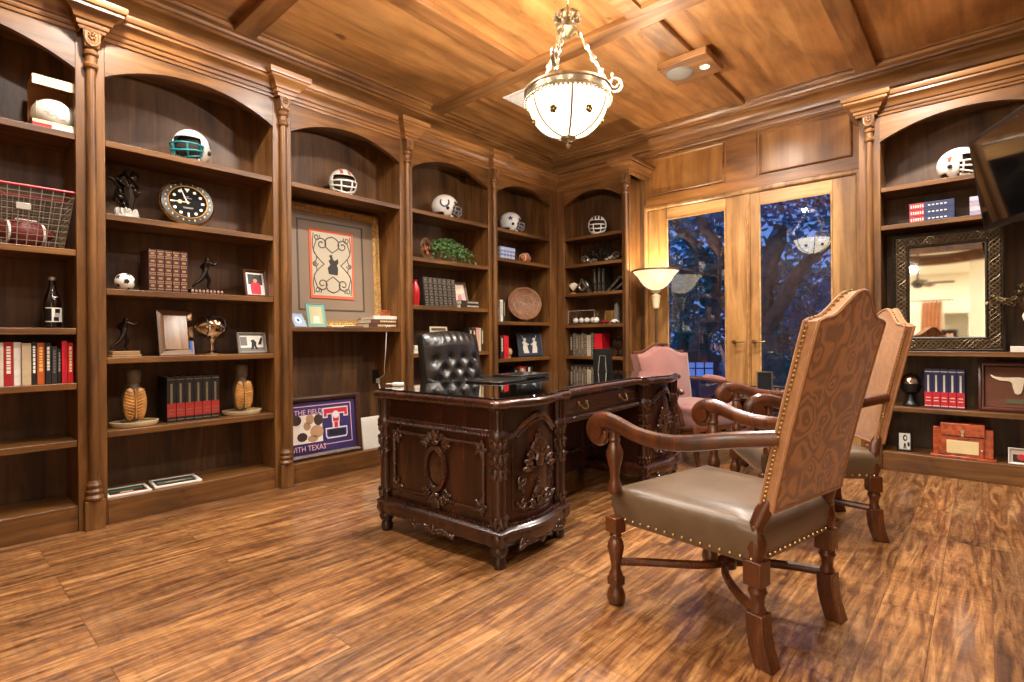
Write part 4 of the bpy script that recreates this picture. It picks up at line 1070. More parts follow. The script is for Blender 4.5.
STAR = [[(0, 0), (cos(R90+i*2*pi/5-pi/5)*.4, sin(R90+i*2*pi/5-pi/5)*.4), (cos(R90+i*2*pi/5), sin(R90+i*2*pi/5)), (cos(R90+i*2*pi/5+pi/5)*.4, sin(R90+i*2*pi/5+pi/5)*.4)] for i in range(5)]
SHOE = band_poly([(.75*cos(a), -.1+.9*sin(a)) for a in [radians(q) for q in range(150, 391, 16)]], .3)
HORN = [(-1.9, .62), (-1.5, .42), (-1.0, .36), (-.45, .38), (0, .42), (.45, .38), (1.0, .36), (1.5, .42), (1.9, .62), (1.7, .3), (1.2, .1), (.55, .06), (.38, -.1), (.34, -.5), (.2, -.95), (0, -1.05), (-.2, -.95), (-.34, -.5), (-.38, -.1), (-.55, .06), (-1.2, .1), (-1.7, .3)]
HORNQ = [[HORN[i], HORN[i+1], HORN[21-i], HORN[(22-i) % 22]] for i in range(0, 1)]
HORNP = [[(-1.9, .62), (-1.5, .42), (-1.2, .1), (-1.7, .3)], [(-1.5, .42), (-1.0, .36), (-.55, .06), (-1.2, .1)], [(-1.0, .36), (-.45, .38), (-.38, -.1), (-.55, .06)], [(-.45, .38), (0, .42), (.45, .38), (.38, -.1), (-.38, -.1)], [(1.0, .36), (.45, .38), (.38, -.1), (.55, .06)][::-1], [(1.5, .42), (1.0, .36), (.55, .06), (1.2, .1)][::-1], [(1.9, .62), (1.5, .42), (1.2, .1), (1.7, .3)][::-1], [(-.38, -.1), (.38, -.1), (.34, -.5), (-.34, -.5)][::-1], [(-.34, -.5), (.34, -.5), (.2, -.95), (0, -1.05), (-.2, -.95)][::-1]]
def football(label, wall, cc, d, z, rot, s=1.0, col='#6b3420', panel=None, tilt=0, name='football'):
    t = thing(name, label, 'football')
    pr = [(.085*s*sin(pi*i/20)**.85 if 0 < i < 20 else .001, (-.14+.28*i/20)*s) for i in range(21)]
    b = MB().lathe(pr, (0, 0, .085*s), 24, 'x'); ba = obj('ball_skin', b, mat('pigskin_'+col.lstrip('#'), col, .5, bump=.3, bs=300), t)
    b = MB()
    for i in range(7): b.box(-.045*s+.013*s*i, -.04*s+.013*s*i, -.058*s, -.032*s, .147*s+.002, .155*s)
    b.tube([(-.05*s, -.045*s, .155*s), (.045*s, -.045*s, .155*s)], .003*s, 6); obj('lacing', b, WHITE, ba)
    for q in (-.075, .075):
        i = (q/.28+.5); r = .085*s*sin(pi*i)**.85; b = MB().lathe([(r*1.0, q*s-.008*s), (r*1.04, q*s-.006*s), (r*1.04, q*s+.006*s), (r*1.0, q*s+.008*s)], (0, 0, .085*s), 24, 'x'); obj('white_stripe', b, panel or WHITE, ba)
    place(t, wall, cc, d, z, rot); return t
BRZ = mat('dark_bronze', '#2a2018', .35, .7, var=.3, vs=30)
def runner(label, wall, cc, d, z, rot, h=.22, base=None, flip=1):
    """bronze statuette of a striding ball player on a base"""
    t = thing('statuette', label, 'statuette')
    f = flip; pts = [(0, 0, .50), (.02*f, 0, .62), (.05*f, 0, .76), (.06*f, 0, .83), (.075*f, -.01, .93), (.06*f, .09, .77), (-.06*f, .15, .66), (.04*f, .16, .56), (.06*f, -.09, .77), (.2*f, -.14, .70), (.30*f, -.10, .80),
        (.02*f, .055, .47), (.15*f, .08, .30), (.10*f, .09, .08), (.18*f, .085, .03), (-.01*f, -.055, .47), (-.12*f, -.07, .27), (-.30*f, -.06, .12), (-.33*f, -.055, .04)]
    ed = [(0, 1), (1, 2), (2, 3), (3, 4), (2, 5), (5, 6), (6, 7), (2, 8), (8, 9), (9, 10), (0, 11), (11, 12), (12, 13), (13, 14), (0, 15), (15, 16), (16, 17), (17, 18)]
    ra = [1.2*q for q in (.075, .07, .085, .04, .055, .05, .035, .03, .05, .035, .03, .06, .05, .03, .03, .06, .05, .032, .03)]
    bz = .035
    fg = skin('figure', [(x, y, z_) for x, y, z_ in pts], ed, ra, BRZ, t, 1, h); fg.location.z = bz
    obj('ball', MB().ell((.02*f*h, .17*h, .60*h+bz), (.04*h+.004, .028*h+.002, .03*h+.002), 10, 7), BRZ, t)
    bw, bd, bm_ = base or (.2, .09, BRZ)
    b = MB().box(-bw/2, bw/2, -bd/2, bd/2, 0, .012); b.box(-bw/2+.006, bw/2-.006, -bd/2+.006, bd/2-.006, .012, bz)
    bo = obj('base', b, bm_, t, bev=.003)
    if base is None:
        b = MB()
        for i in range(9): b.ell((-bw/2+bw*(i+.5)/9, -bd/2, .018), (.009, .006, .012), 7, 5)
        obj('carved_edge', b, mat('pinkish_bronze', '#9a7a68', .4, .5), bo)
    place(t, wall, cc, d, z, rot); return t
# ================================================================== contents of the shelves
TEAL = mat('teal_mask', '#1f7f86', .4); GREYM = mat('grey_mask', '#8a8c90', .4, .4); DKRED = mat('dark_red', '#8a1820', .45); BLUEM = mat('royal_blue', '#1c2f6e', .45)
ORG = mat('burnt_orange', '#7d4018', .5); SHELL = mat('white_shell', '#e9e6df', .22, coat=.6); CLEARISH = mat('pearl_shell', '#cfc8ba', .18, coat=.8)
# ---- helmets
helmet('white football helmet with orange stripe and teal face mask, on the shelf above the clock', 'A', -3.835, .16, 2.219, -.75, SHELL, TEAL, 1.0, [(0, .035, mat('orange_stripe', '#c8502a', .4))], ([circ(.8, 14)[::-1]], mat('dark_emblem', '#3c2a24', .5), 1.75, .22, .22))
helmet('pearl football helmet with red stripes, on the shelf above the framed scrollwork art', 'A', -2.725, .16, 2.219, -.30, CLEARISH, WHITE, 1.0, [(-.03, .022, DKRED), (.03, .022, DKRED)], ([circ(.8, 14)[::-1]], DKRED, 1.75, .22, .3))
helmet('white football helmet with a blue horseshoe, on the shelf above the trailing plant', 'A', -1.62, .15, 2.219, 1.15, SHELL, GREYM, 1.03, None, (SHOE, BLUEM, 1.85, .28, .42))
helmet('white football helmet with a dark star, on the top shelf of the corner bookcase', 'A', -.66, .15, 2.219, 1.05, mat('silver_shell', '#d9dcde', .25, coat=.6), GREYM, 1.0, None, (STAR, BLUEM, 1.85, .28, .30))
helmet('white football helmet with black stripes, on the top shelf next to the torchiere lamp', 'B', .47, .14, 2.219, .55, SHELL, WHITE, 1.0, [(-.035, .018, BLACK), (0, .02, BLACK), (.035, .018, BLACK)], ([circ(.5, 10)[::-1]], BLACK, 1.7, .2, .3))
helmet('white football helmet with a brown longhorn emblem, half behind the television', 'B', 3.64, .16, 2.219, 1.2, SHELL, WHITE, 1.03, None, (HORNP, ORG, 1.62, .25, .25))

# ---- near bookcase: boxed ball, basket, bottle
t = thing('display_box', 'open cardboard display box holding the signed ball, top shelf of the nearest bookcase', 'box')
b = MB().box(-.115, .115, -.11, .11, 0, .006); b.box(-.115, .115, .105, .11, .006, .33); b.box(-.115, .115, -.11, .11, .325, .331)
obj('box_shell', b, mat('tan_carton', '#9a6a44', .7), t)
b = MB().box(-.115, .115, -.112, -.11, .27, .331); hd = obj('header_card', b, mat('cream_carton', '#e2cfa2', .6), t, bev=.001); hf = obj('lower_card', MB().box(-.115, .115, -.112, -.11, .03, .05), mat('cream_carton', '#e2cfa2', .6), t, bev=.001)
obj('red_strip', MB().box(-.115, -.02, -.1125, -.11, .004, .03), RED, hf); obj('white_strip', MB().box(-.02, .115, -.1125, -.11, .004, .03), WHITE, hf)
text('OFFICIAL', .03, mat('faded_ink', '#a58f78', .6), hd, (-.02, -.1125, .30))
place(t, 'A', -4.545, .13, 2.219, .0); t.scale = (.84, .84, .86)
t = thing('signed_ball', 'white signed ball inside the open cardboard display box', 'ball')
b = MB().ell((0, 0, .105), .105, 28, 18); bl = obj('ball_skin', b, mat('signed_leather', '#e4ddcc', .4, var=.06, vs=10), t)
b = MB()
for sg in (-1, 1): b.tube([(sg*(.075+.012*cos(q)), -.073*cos(q*.9), .105+.1*sin(q)*.75) for q in [lerp(-1.2, 1.2, i/14) for i in range(15)]], .0025, 5)
obj('seam', b, mat('grey_seam', '#9a8f84', .6), bl)
b = MB()
for k, (x, z_) in enumerate(((-.03, .12), (-.035, .10), (-.02, .085), (.02, .07), (.03, .13))):
    b.tube([(x+.01*i-.02, -sqrt(max(0, .1055**2-(x+.01*i-.02)**2-(z_+.004*sin(i*2.2)-.105)**2)), z_+.004*sin(i*2.2)) for i in range(6)], .0011, 4)
obj('signature', b, mat('blue_ink', '#5a6478', .6), bl)
place(t, 'A', -4.545, .13, 2.226); t.scale = (.9, .9, .9)
t = thing('signed_ball', 'pale ball at the far left of the top shelf, cut off by the picture edge', 'ball')
obj('ball_skin', MB().ell((0, 0, .1), .1, 24, 16), mat('yellowed_leather', '#d8c9a0', .4), t); obj('seam', MB().tube([(.1*sin(q)*1.005, -.1005*cos(q), .1+.02*sin(q*2)) for q in [lerp(-1.5, 1.5, i/14) for i in range(15)]], .002, 5), RED, t)
place(t, 'A', -4.875, .15, 2.219)
t = thing('wire_basket', 'wire locker basket with a red rim, on the second shelf of the nearest bookcase', 'basket')
WIRE = mat('galvanised_wire', '#a39a88', .4, .7); b = MB(); wt, wb, dt, db, H = .30, .25, .14, .12, .32
def bp(u, v, side):
    w, dd = lerp(wb, wt, v), lerp(db, dt, v)
    return {0: (lerp(-w, w, u), -dd, v*H), 1: (w, lerp(-dd, dd, u), v*H), 2: (lerp(w, -w, u), dd, v*H), 3: (-w, lerp(dd, -dd, u), v*H)}[side]
for sd in range(4):
    nu = 13 if sd % 2 == 0 else 6
    for i in range(nu+1): b.tube([bp(i/nu, 0, sd), bp(i/nu, 1, sd)], .0022, 5)
    for j in range(10): b.tube([bp(0, j/10, sd), bp(1, j/10, sd)], .002, 5)
for i in range(9): x = lerp(-wb, wb, i/8); b.tube([(x, -db, .003), (x, db, .003)], .002, 5)
obj('wire_mesh', b, WIRE, t)
obj('rim', MB().tube([bp(0, 1, 0), bp(1, 1, 0), bp(1, 1, 1), bp(1, 1, 2)], .007, 8, closed=True), mat('red_rim', '#b02a30', .4), t)
pl_ = obj('number_plate', MB().box(-.03, .03, -.004, 0, -.018, .018), mat('steel_plate', '#b8b2a6', .35, .6), t, loc=(.085, -.137, .21), bev=.002)
place(t, 'A', -4.765, .17, 1.57)
football('brown football with white stripes lying inside the wire basket', 'A', -4.665, .17, 1.575, .15, .95, '#6e2620')
t = thing('soda_bottle', 'large dark soda bottle with a white portrait label, alone on its shelf', 'bottle')
b = MB().lathe([(.028, 0), (.038, .004), (.040, .03), (.037, .06), (.041, .11), (.040, .15), (.033, .18), (.022, .21), (.016, .235), (.0145, .265), (.016, .27)], n=28)
obj('glass', b, mat('cola_glass', '#120a07', .08, coat=.5, spec=.7), t); obj('cap', MB().lathe([(.016, .268), (.018, .27), (.017, .284), (.012, .288)], n=20), mat('steel_cap', '#b9b4aa', .3, .8), t)
b = MB()
def lab(x0, x1, z0, z1, dr):
    n = 12; r = .0415+dr; b.add([(r*sin(lerp(x0, x1, i/n)), -r*cos(lerp(x0, x1, i/n)), z_) for z_ in (z0, z1) for i in range(n+1)], [(i, i+1, i+n+2, i+n+1) for i in range(n)])
lab(-1.2, 1.2, .035, .115, 0); b.m = 1; lab(-1.2, -.45, .04, .11, .0003); lab(-.1, .5, .085, .108, .0003); lab(-.25, .35, .04, .062, .0003)
b.m = 2; lab(-.15, .45, .062, .085, .0004)
obj('label', b, [WHITE, BLACK, mat('skin_grey', '#b8ada2', .6)], t)
b = MB(); 
for i in range(4): b.tube([(.030*sin(q), -.0385*cos(q)*.86-.001, .165+.012*sin(q*5+i)) for q in [-.8+.16*k for k in range(11)]], .0012, 4)
obj('script_emblem', b, WHITE, t)
place(t, 'A', -4.555, .12, 1.132, .25)
e = [-4.785, -4.76, -4.722, -4.691, -4.652, -4.629, -4.596, -4.57, -4.544, -4.527, -4.501, -4.475]
cl = [('#cfc4ae', .228, 'cream hardback at the picture edge, left of the red book'), ('#9c1420', .232, 'red hardback with a silver title between two pale books'), ('#d6d1c6', .230, 'off-white hardback immediately right of the silver-titled red book'), ('#b9a583', .225, 'thick beige hardback beside the white-titled black book'), ('#12100f', .232, 'black hardback with a bold white title next to the orange book'), ('#b0521c', .226, 'burnt orange hardback on the nearest bookcase'), ('#171412', .226, 'black hardback with grey lettering, right of the orange book'), ('#22201f', .206, 'charcoal hardback with faint grey lettering, two along from the orange book'), ('#0e0d0d', .19, 'thin short black book leaning against the pair of red books'), ('#c01028', .235, 'bright red hardback without lettering near the bookcase stile'), ('#c8161c', .225, 'red hardback with cream lettering near the bookcase stile')]
tl = [None, ('#e0d6c0', 'title'), None, None, ('#e8e4da', 'title'), ('#e8b060', 'title'), ('#cfc8ba', 'title'), ('#66605a', 'title'), ('#8a8680', 'title'), None, ('#f0d8a0', 'title')]
for i, (col, h, lb) in enumerate(cl):
    book(lb, 'A', (e[i]+e[i+1])/2, .05+.004*(i % 3), .826, e[i+1]-e[i]-.0015, h, .16, col, None, tl[i], group='hardbacks on the nearest bookcase')

# ---- clock bookcase
t = thing('sculpture', 'dark leafy bronze sculpture on a clear glass base, left of the black clock', 'sculpture')
b = MB(); rnd = random.Random(5)
for i in range(46):
    a = rnd.uniform(0, 6.3); z_ = rnd.uniform(.08, .29); r = rnd.uniform(.02, .06); R = Euler((rnd.uniform(-.8, .8), rnd.uniform(-.8, .8), a)).to_matrix()
    b.ell((r*cos(a), r*sin(a)*.7, z_), (.014, .009, rnd.uniform(.025, .045)), 7, 5, R)
b.tube([(0, 0, .05), (.01, 0, .15), (-.01, 0, .27)], [.03, .035, .02], 8); b.tube([(-.03, 0, .2), (-.07, -.01, .24), (-.10, -.01, .25)], [.014, .011, .007], 7)
obj('foliage_figure', b, BRZ, t)
b = MB()
for i in range(14):
    a = rnd.uniform(0, 6.3); b.ell((.045*cos(a), .035*sin(a), .03+rnd.uniform(0, .03)), (.02, .016, .03), 6, 4, Euler((rnd.uniform(-.5, .5), rnd.uniform(-.5, .5), a)).to_matrix())
b.lathe([(.07, 0), (.075, .01), (.06, .03), (.04, .06)], n=10); obj('crystal_base', b, mat('crystal', '#b9b4aa', .06, .2, coat=1, spec=.9), t, ang=15)
place(t, 'A', -4.195, .17, 1.798)
t = thing('wall_clock', 'round black dial clock with gold fluted bezel and white markers, leaning on the shelf', 'clock')
CT = Matrix.Translation((0, 0, .158)) @ Matrix.Rotation(-radians(14), 4, 'X'); GOLDR = mat('polished_gold', '#b58f4a', .25, 1); LUM = mat('luminous_white', '#eae6dc', .4)
def cb(): m = MB(); m.T = Matrix.Translation((0, 0, 0)) @ CT; return m
b = cb().lathe([(.10, .0), (.14, .002), (.15, .03), (.155, .045), (.150, .058)], n=48, ax='y'); b.v = [(x, y, z_) for x, y, z_ in b.v]
fl = Matrix.Rotation(pi, 4, 'Z')
def front(bm_, y): return bm_
b = cb(); b.lathe([(.135, .03), (.155, .02), (.158, .0), (.156, -.02), (.149, -.028)], n=64, ax='y', ring_=True)
for i in range(60): a = 2*pi*i/60; b.ell((.1565*cos(a), -.014, .1565*sin(a)), (.006, .012, .006), 6, 4)
obj('case', b, GOLDR, t, ang=50)
obj('bezel', cb().lathe([(.148, -.024), (.148, -.031), (.115, -.036), (.112, -.030)], n=48, ax='y', ring_=True), mat('bezel_black', '#100d0b', .4), t)
b = cb().lathe([(.112, -.030), (.114, -.037), (.108, -.037), (.107, -.029)], n=48, ax='y', ring_=True); obj('inner_ring', b, GOLDR, t)
dl = obj('dial', cb().lathe([(.001, -.0285), (.109, -.0285), (.109, -.024), (.001, -.024)], n=48, ax='y'), mat('dial_black', '#0c0b0b', .75, spec=.15), t)
b = cb()
for i in range(12):
    a = R90-2*pi*i/12; x, z_ = .086*cos(a), .086*sin(a)
    if i == 0: b.prism([(x-.014, z_+.012), (x+.014, z_+.012), (x, z_-.016)], -.0305, -.028, 'xz')
    elif i in (6, 9): q = Matrix.Rotation(0, 2); (b.box(x-.005, x+.005, -.0305, -.028, z_-.013, z_+.013) if i == 6 else b.box(x-.013, x+.013, -.0305, -.028, z_-.005, z_+.005))
    elif i == 3: b.box(x-.009, x+.009, -.0305, -.028, z_-.007, z_+.007)
    else: b.prism(circ(.0095, 14, x, z_), -.0305, -.028, 'xz')
obj('hour_marker', b, LUM, dl)
b = cb()
b.prism([(.004, -.012), (-.004, -.012), (-.034*1.05-.004, .088), (-.034*1.05+.003, .09)], -.034, -.0325, 'xz'); obj('minute_hand', b, LUM, dl)
b = cb(); b.box(-.085, .012, -.0325, -.031, -.003, .003); b.prism(circ(.013, 18, -.045, 0), -.033, -.031, 'xz'); b.ell((0, -.034, 0), .006, 10, 6); obj('hour_hand', b, mat('hand_gold', '#d8c9a0', .3, .5), dl)
b = cb(); b.box(-.024, .024, -.0295, -.028, .028, .031); b.box(-.03, .03, -.0295, -.028, -.037, -.034); b.box(-.026, .026, -.0295, -.028, -.043, -.0405)
for i in range(5): x = -.01+.005*i; b.tube([(0+x*.4, -.029, .036), (x, -.029, .045-abs(i-2)*.0012)], .0009, 4); b.ell((x, -.029, .0455-abs(i-2)*.0012), .0014, 5, 4)
obj('dial_print', b, mat('print_grey', '#b0aca2', .5), dl)
b = cb()
for i in range(24):
    a = 2*pi*i/24; r0 = .121; b.box(r0*cos(a)*1.06-.0035, r0*cos(a)*1.06+.0035, -.0355, -.033, r0*sin(a)*1.06-(.0075 if i % 2 else .003), r0*sin(a)*1.06+(.0075 if i % 2 else .003))
obj('bezel_numeral', b, mat('bezel_gold', '#b89a60', .4, .5), dl)
place(t, 'A', -3.87, .15, 1.798, -.1)
t = thing('soccer_ball', 'small black and white soccer ball, left of the leather-bound set', 'soccer ball')
b = MB().ell((0, 0, .052), .052, 24, 16); bl = obj('ball_skin', b, mat('ball_white', '#dcd7cc', .4), t); b = MB(); g = (1+sqrt(5))/2
for v in [(0, s1, s2*g) for s1 in (-1, 1) for s2 in (-1, 1)]+[(s1, s2*g, 0) for s1 in (-1, 1) for s2 in (-1, 1)]+[(s2*g, 0, s1) for s1 in (-1, 1) for s2 in (-1, 1)]:
    n_ = Vector(v).normalized(); u = n_.orthogonal().normalized(); w = n_.cross(u)
    b.add([(n_*.98+(u*cos(q*2*pi/5)+w*sin(q*2*pi/5))*.33).normalized()*.0525+Vector((0, 0, .052)) for q in range(5)]+[n_*.0532+Vector((0, 0, .052))], [(q, (q+1) % 5, 5) for q in range(5)])
obj('black_patch', b, BLACK, bl, rot=None); place(t, 'A', -4.225, .09, 1.362, .5)
od = ['leftmost', 'second from the left', 'third from the left', 'fourth from the left', 'fifth from the left', 'sixth from the left', 'rightmost']
for i in range(5): book(f'brown leather-bound gilt volume, {od[i] if i < 4 else "rightmost"} of the five below the clock', 'A', -4.090+.043*i, .06, 1.362, .0415, .262, .18, '#3d1a14', None, ('#94714e', 'gilt'), group='gilt leather set below the clock')
runner('bronze statuette of a running ball player on an ornate base, right of the leather set', 'A', -3.775, .12, 1.362, 0, .235)
SK = mat('skin_tone', '#c08a68', .6)
pframe('small dark photo frame showing a person in a red shirt, below the clock shelf', 'A', -3.445, .1, 1.362, .165, .2, .018, '#4a2a18', ([WHITE, mat('photo_dark', '#2a2a2c', .5), mat('shirt_red', '#c4142c', .5), SK, BLACK], [(1, rect(-.8, .8, -.1, .85)), (2, [(-.55, -.95), (.55, -.95), (.6, -.2), (.35, .1), (-.35, .1), (-.6, -.2)]), (3, circ(.22, 14, 0, .32, sy=1.1)), (4, [(-.24, .35), (-.2, .58), (0, .64), (.2, .58), (.24, .35), (0, .47)])]), .1)
runner('dark bronze running figure on a pale wooden block, left of the silver mirror frame', 'A', -4.225, .14, .962, .25, .225, (.165, .09, mat('pale_wood_block', '#8a6a44', .5, var=.2, vs=14)))
t = thing('mirror_frame', 'upright silver faceted mirror photo frame standing on the shelf', 'mirror')
MIRR = mat('mirror_silver', '#e8e8e6', .03, 1); T = Matrix.Rotation(-radians(9), 4, 'X'); b = MB(); b.T = T; b.box(-.107, .107, 0, .018, 0, .30); obj('frame_body', b, BLACK, t, bev=.003)
b = MB(); b.T = T; w, h, q = .103, .292, .032; b.sweep([(.0, -.001), (.004, -.002), (q, -.012), (q, -.001)], [(-w, .004), (-w, h), (w, h), (w, .004)], closed=True, f=lambda a, z_, hh: (a, hh, z_)); obj('faceted_border', b, MIRR, t, ang=10)
b = MB(); b.T = T; b.box(-.069, .069, -.006, -.004, .04, .26); obj('mirror_glass', b, MIRR, t, smooth=False); place(t, 'A', -3.945, .10, .962, .12)
t = thing('trophy', 'chrome football trophy on a small round foot, right of the silver mirror frame', 'trophy')
CHR = mat('chrome', '#cfc6b6', .08, 1); pr = [(.082*sin(pi*i/20)**.8 if 0 < i < 20 else .001, -.11+.22*i/20) for i in range(21)]
b = MB().lathe(pr, (0, 0, .185), 28, 'x'); bl = obj('chrome_ball', b, CHR, t); b = MB()
for q in (-.055, .055): b.tube([(q, -.0745*cos(a), .185+.0745*sin(a)) for a in [2*pi*i/24 for i in range(24)]], .003, 5, closed=True)
for i in range(6): b.box(-.03+.011*i, -.026+.011*i, -.06, -.03, .245, .262)
obj('lacing', b, BLACK, bl); b = MB().tube([(.085*cos(a)*1.2, .085*sin(a), .185) for a in [2*pi*i/28 for i in range(28)]], .0045, 6, closed=True); obj('ring', b, CHR, t)
obj('foot', MB().lathe([(.055, 0), (.058, .008), (.05, .016), (.016, .03), (.012, .07), (.02, .1), (.03, .11)], n=24), CHR, t); place(t, 'A', -3.735, .12, .962, .1)
pframe('small silver framed black and white photo, at the right end below the bronze runner', 'A', -3.475, .10, .962, .205, .15, .018, '#7a746c', ([mat('bw_white', '#d5d2ca', .5), BLACK, mat('bw_grey', '#6a6864', .5)], [(2, rect(-1, 1, -1, -.55)), (1, [(-.1, -.8), (.0, .1), (-.1, .3), (.15, .5), (.4, .1), (.35, -.3), (.5, -.8), (.3, -.8), (.2, -.4), (.05, -.8)]), (1, [(.5, -.2), (.8, .7), (.95, .7), (.8, -.2)]), (2, rect(-.95, -.4, -.3, .8))]), .1)
PALM = mat('palm_wood', '#a8773c', .45, var=.35, vs=16); PALMD = mat('palm_dark', '#4a3a24', .6, var=.4, vs=20)
def palm(label, cc):
    t = thing('carved_vase', label, 'vase', group='palm-carved vases')
    b = MB().lathe([(.03, 0), (.048, .02), (.062, .07), (.064, .12), (.052, .18), (.036, .215), (.034, .23), (.04, .24), (.044, .31), (.04, .32), (.03, .318)], n=28); obj('vase_body', b, PALMD, t)
    b = MB()
    for sg in (-1, 1):
        b.ell((sg*.027, -.048, .108), (.034, .022, .098), 12, 10)
        for i in range(9):
            z_ = .03+.018*i; q_ = sqrt(max(.05, 1-((z_+.012-.108)/.098)**2)); b.tube([(sg*(.027-.02*q_), -.048-.018*q_, z_), (sg*.03, -.049-.022*q_, z_+.008), (sg*(.027+.03*q_), -.048-.010*q_, z_+.022)], .0042, 5)
    b.tube([(0, -.071, .02), (0, -.075, .1), (0, -.058, .195)], .004, 5); obj('carved_leaf', b, PALM, t); place(t, 'A', cc, .13, .568); return t
for lb, cc in (('left of the six black volumes', -4.18), ('right of the six black volumes', -3.545)):
    palm('brown palm-leaf carved vase on an oval cream tray, '+lb, cc)
    t = thing('oval_tray', 'oval cream tray under the carved vase '+lb, 'tray', group='oval cream trays')
    b = MB().lathe([(.03, 0), (.115, .002), (.125, .014), (.128, .03), (.120, .031), (.112, .02), (.03, .018)], n=40, sy=.85); obj('tray_body', b, mat('cream_stone', '#c9b48c', .4, var=.15), t)
    obj('inner_rim', MB().tube([(.108*cos(q), .0918*sin(q), .021) for q in [2*pi*i/40 for i in range(40)]], .003, 5, closed=True), PALM, t); place(t, 'A', cc+.01, .145, .536)
for i in range(6): book(f'black volume with red spine band, {od[i] if i < 5 else "rightmost"} of six between the palm vases', 'A', -3.985+.0515*i, .09, .536, .05, .29, .2, '#110e0d', ('#93231c', .12, .42), ('#6a5c40', 'law'), group='black and red volumes between the vases')
def flat_photo(label, cc, d, rot, w, h, shapes, ms, z):
    t = thing('photo_frame', label, 'photograph', group='photographs lying on the bottom shelf'); b = MB().sweep([(0, 0), (0, .012), (.016, .012), (.018, 0)], [(-w/2, -h/2), (-w/2, h/2), (w/2, h/2), (w/2, -h/2)], closed=True); obj('frame', b, WHITE, t, bev=.002)
    b = MB().box(-w/2+.014, w/2-.014, -h/2+.014, h/2-.014, 0, .006)
    for mi, pg in shapes: b.m = mi; b.prism([(x*w*.42, y*h*.42) for x, y in pg], .006, .0065+.0003*mi)
    obj('picture', b, ms, t, smooth=False); place(t, 'A', cc, d, z, rot)
GRN = mat('pitch_green', '#3c6a44', .6)
flat_photo('white framed photo of a green field lying at the left end of the bottom shelf', -4.215, .13, -.05, .22, .2, [(1, rect(-1, 1, -1, 1)), (2, rect(-.9, .9, 0, .5)), (3, rect(-.9, .9, -.9, -.5)), (4, rect(-.4, .3, -.5, -.2))], [WHITE, mat('photo_black', '#23221f', .5), GRN, RED, CREAM], .1425)
flat_photo('white framed dim team photo lying right of the green field photo', -3.95, .15, -.08, .26, .21, [(1, rect(-1, 1, -1, 1)), (2, rect(-.9, .9, -.2, .3)), (3, rect(-.5, .5, -.1, .05))], [WHITE, mat('photo_olive', '#3a382e', .5), mat('photo_olive_light', '#7a786a', .5), CREAM], .1425)

# ---- art bookcase
t = thing('framed_art', 'large gilt framed scrollwork artwork with orange border, standing on the middle shelf', 'framed art')
T = Matrix.Rotation(-radians(2.5), 4, 'X'); w, h = .92, 1.0; b = MB(); b.T = T
b.sweep([(0, 0), (0, -.03), (.012, -.04), (.03, -.034), (.044, -.02), (.056, -.012), (.06, 0)], [(-w/2, 0), (-w/2, h), (w/2, h), (w/2, 0)], closed=True, f=lambda a, z_, hh: (a, hh, z_))
for i in range(40):
    for e_ in ((lerp(-w/2, w/2, (i+.5)/40), .03), (lerp(-w/2, w/2, (i+.5)/40), h-.03), (-w/2+.03, lerp(0, h, (i+.5)/40)), (w/2-.03, lerp(0, h, (i+.5)/40))): b.ell((e_[0], -.036, e_[1]), (.010, .006, .008), 6, 4)
obj('gilt_frame', b, mat('worn_gilt', '#ab854c', .4, .5, var=.4, vs=40), t)
b = MB(); b.T = T; b.box(-w/2+.05, w/2-.05, -.008, .0, .05, h-.05); obj('mat_board', b, mat('taupe_mat', '#85725e', .5), t, smooth=False)
b = MB(); b.T = T; b.sweep([(0, -.008), (0, -.012), (.012, -.012), (.012, -.008)], [(-.30, .14), (-.30, .88), (.30, .88), (.30, .14)], closed=True, f=lambda a, z_, hh: (a, hh, z_)); obj('mat_moulding', b, mat('taupe_dark', '#4a3d30', .5), t)
cz = .525; b = MB(); b.T = T; b.box(-.20, .20, -.016, -.008, cz-.285, cz+.285); obj('orange_border', b, mat('orange_card', '#d06038', .6), t, bev=.002)
b = MB(); b.T = T; b.box(-.18, .18, -.0185, -.016, cz-.262, cz+.262); fl_ = obj('cream_card', b, mat('card_cream', '#b8ae98', .6), t, smooth=False)
b = MB(); b.T = T
def sw(pts, r=.0045): b.tube([(x, -.0195, cz+z_) for x, z_ in pts], r, 5)
for sx in (-1, 1):
    for sz in (-1, 1):
        sw([(sx*x, sz*z_) for x, z_ in spiral(.095, .165, .055, .012, 0, 1.4, 26)], .005); sw([(sx*x, sz*z_) for x, z_ in spiral(.135, .22, .03, .008, 2.5, 1.2, 18)], .004)
        sw([(sx*p.x, sz*p.y) for p in bez([(.15, .165), (.165, .10), (.12, .04), (.075, 0)], 6)]); sw([(sx*p.x, sz*p.y) for p in bez([(0, .235), (.05, .21), (.06, .15), (0, .10)], 6)]); sw([(sx*p.x, sz*p.y) for p in bez([(.165, .25), (.172, .13), (.14, .05), (.165, 0)], 6)], .004)
    sw([(sx*x, z_) for x, z_ in spiral(.155, 0, .026, .006, pi, 1.2, 16)], .004)
obj('scrollwork', b, mat('scroll_ink', '#5a5044', .6), fl_)
b = MB(); b.T = T; b.m = 0; b.prism([(-.035, cz-.08), (.045, cz-.085), (.05, cz-.03), (.04, cz+.0), (.055, cz+.02), (.05, cz+.055), (.02, cz+.035), (.005, cz+.045), (-.005, cz+.085), (-.03, cz+.075), (-.015, cz+.05), (-.035, cz+.03), (-.02, cz), (-.045, cz-.03)], -.0205, -.018, 'xz'); obj('dark_figure', b, mat('figure_ink', '#2e2a24', .6), fl_, smooth=False)
place(t, 'A', -2.745, .285, 1.155)
def card(label, cc, d, z, w, h, mats, shapes, rot=0, lean=14, name='greeting_card'):
    return pframe(label, 'A', cc, d, z, w, h, .008, mats[0], (mats, shapes), rot, lean, 'card', name, .005)
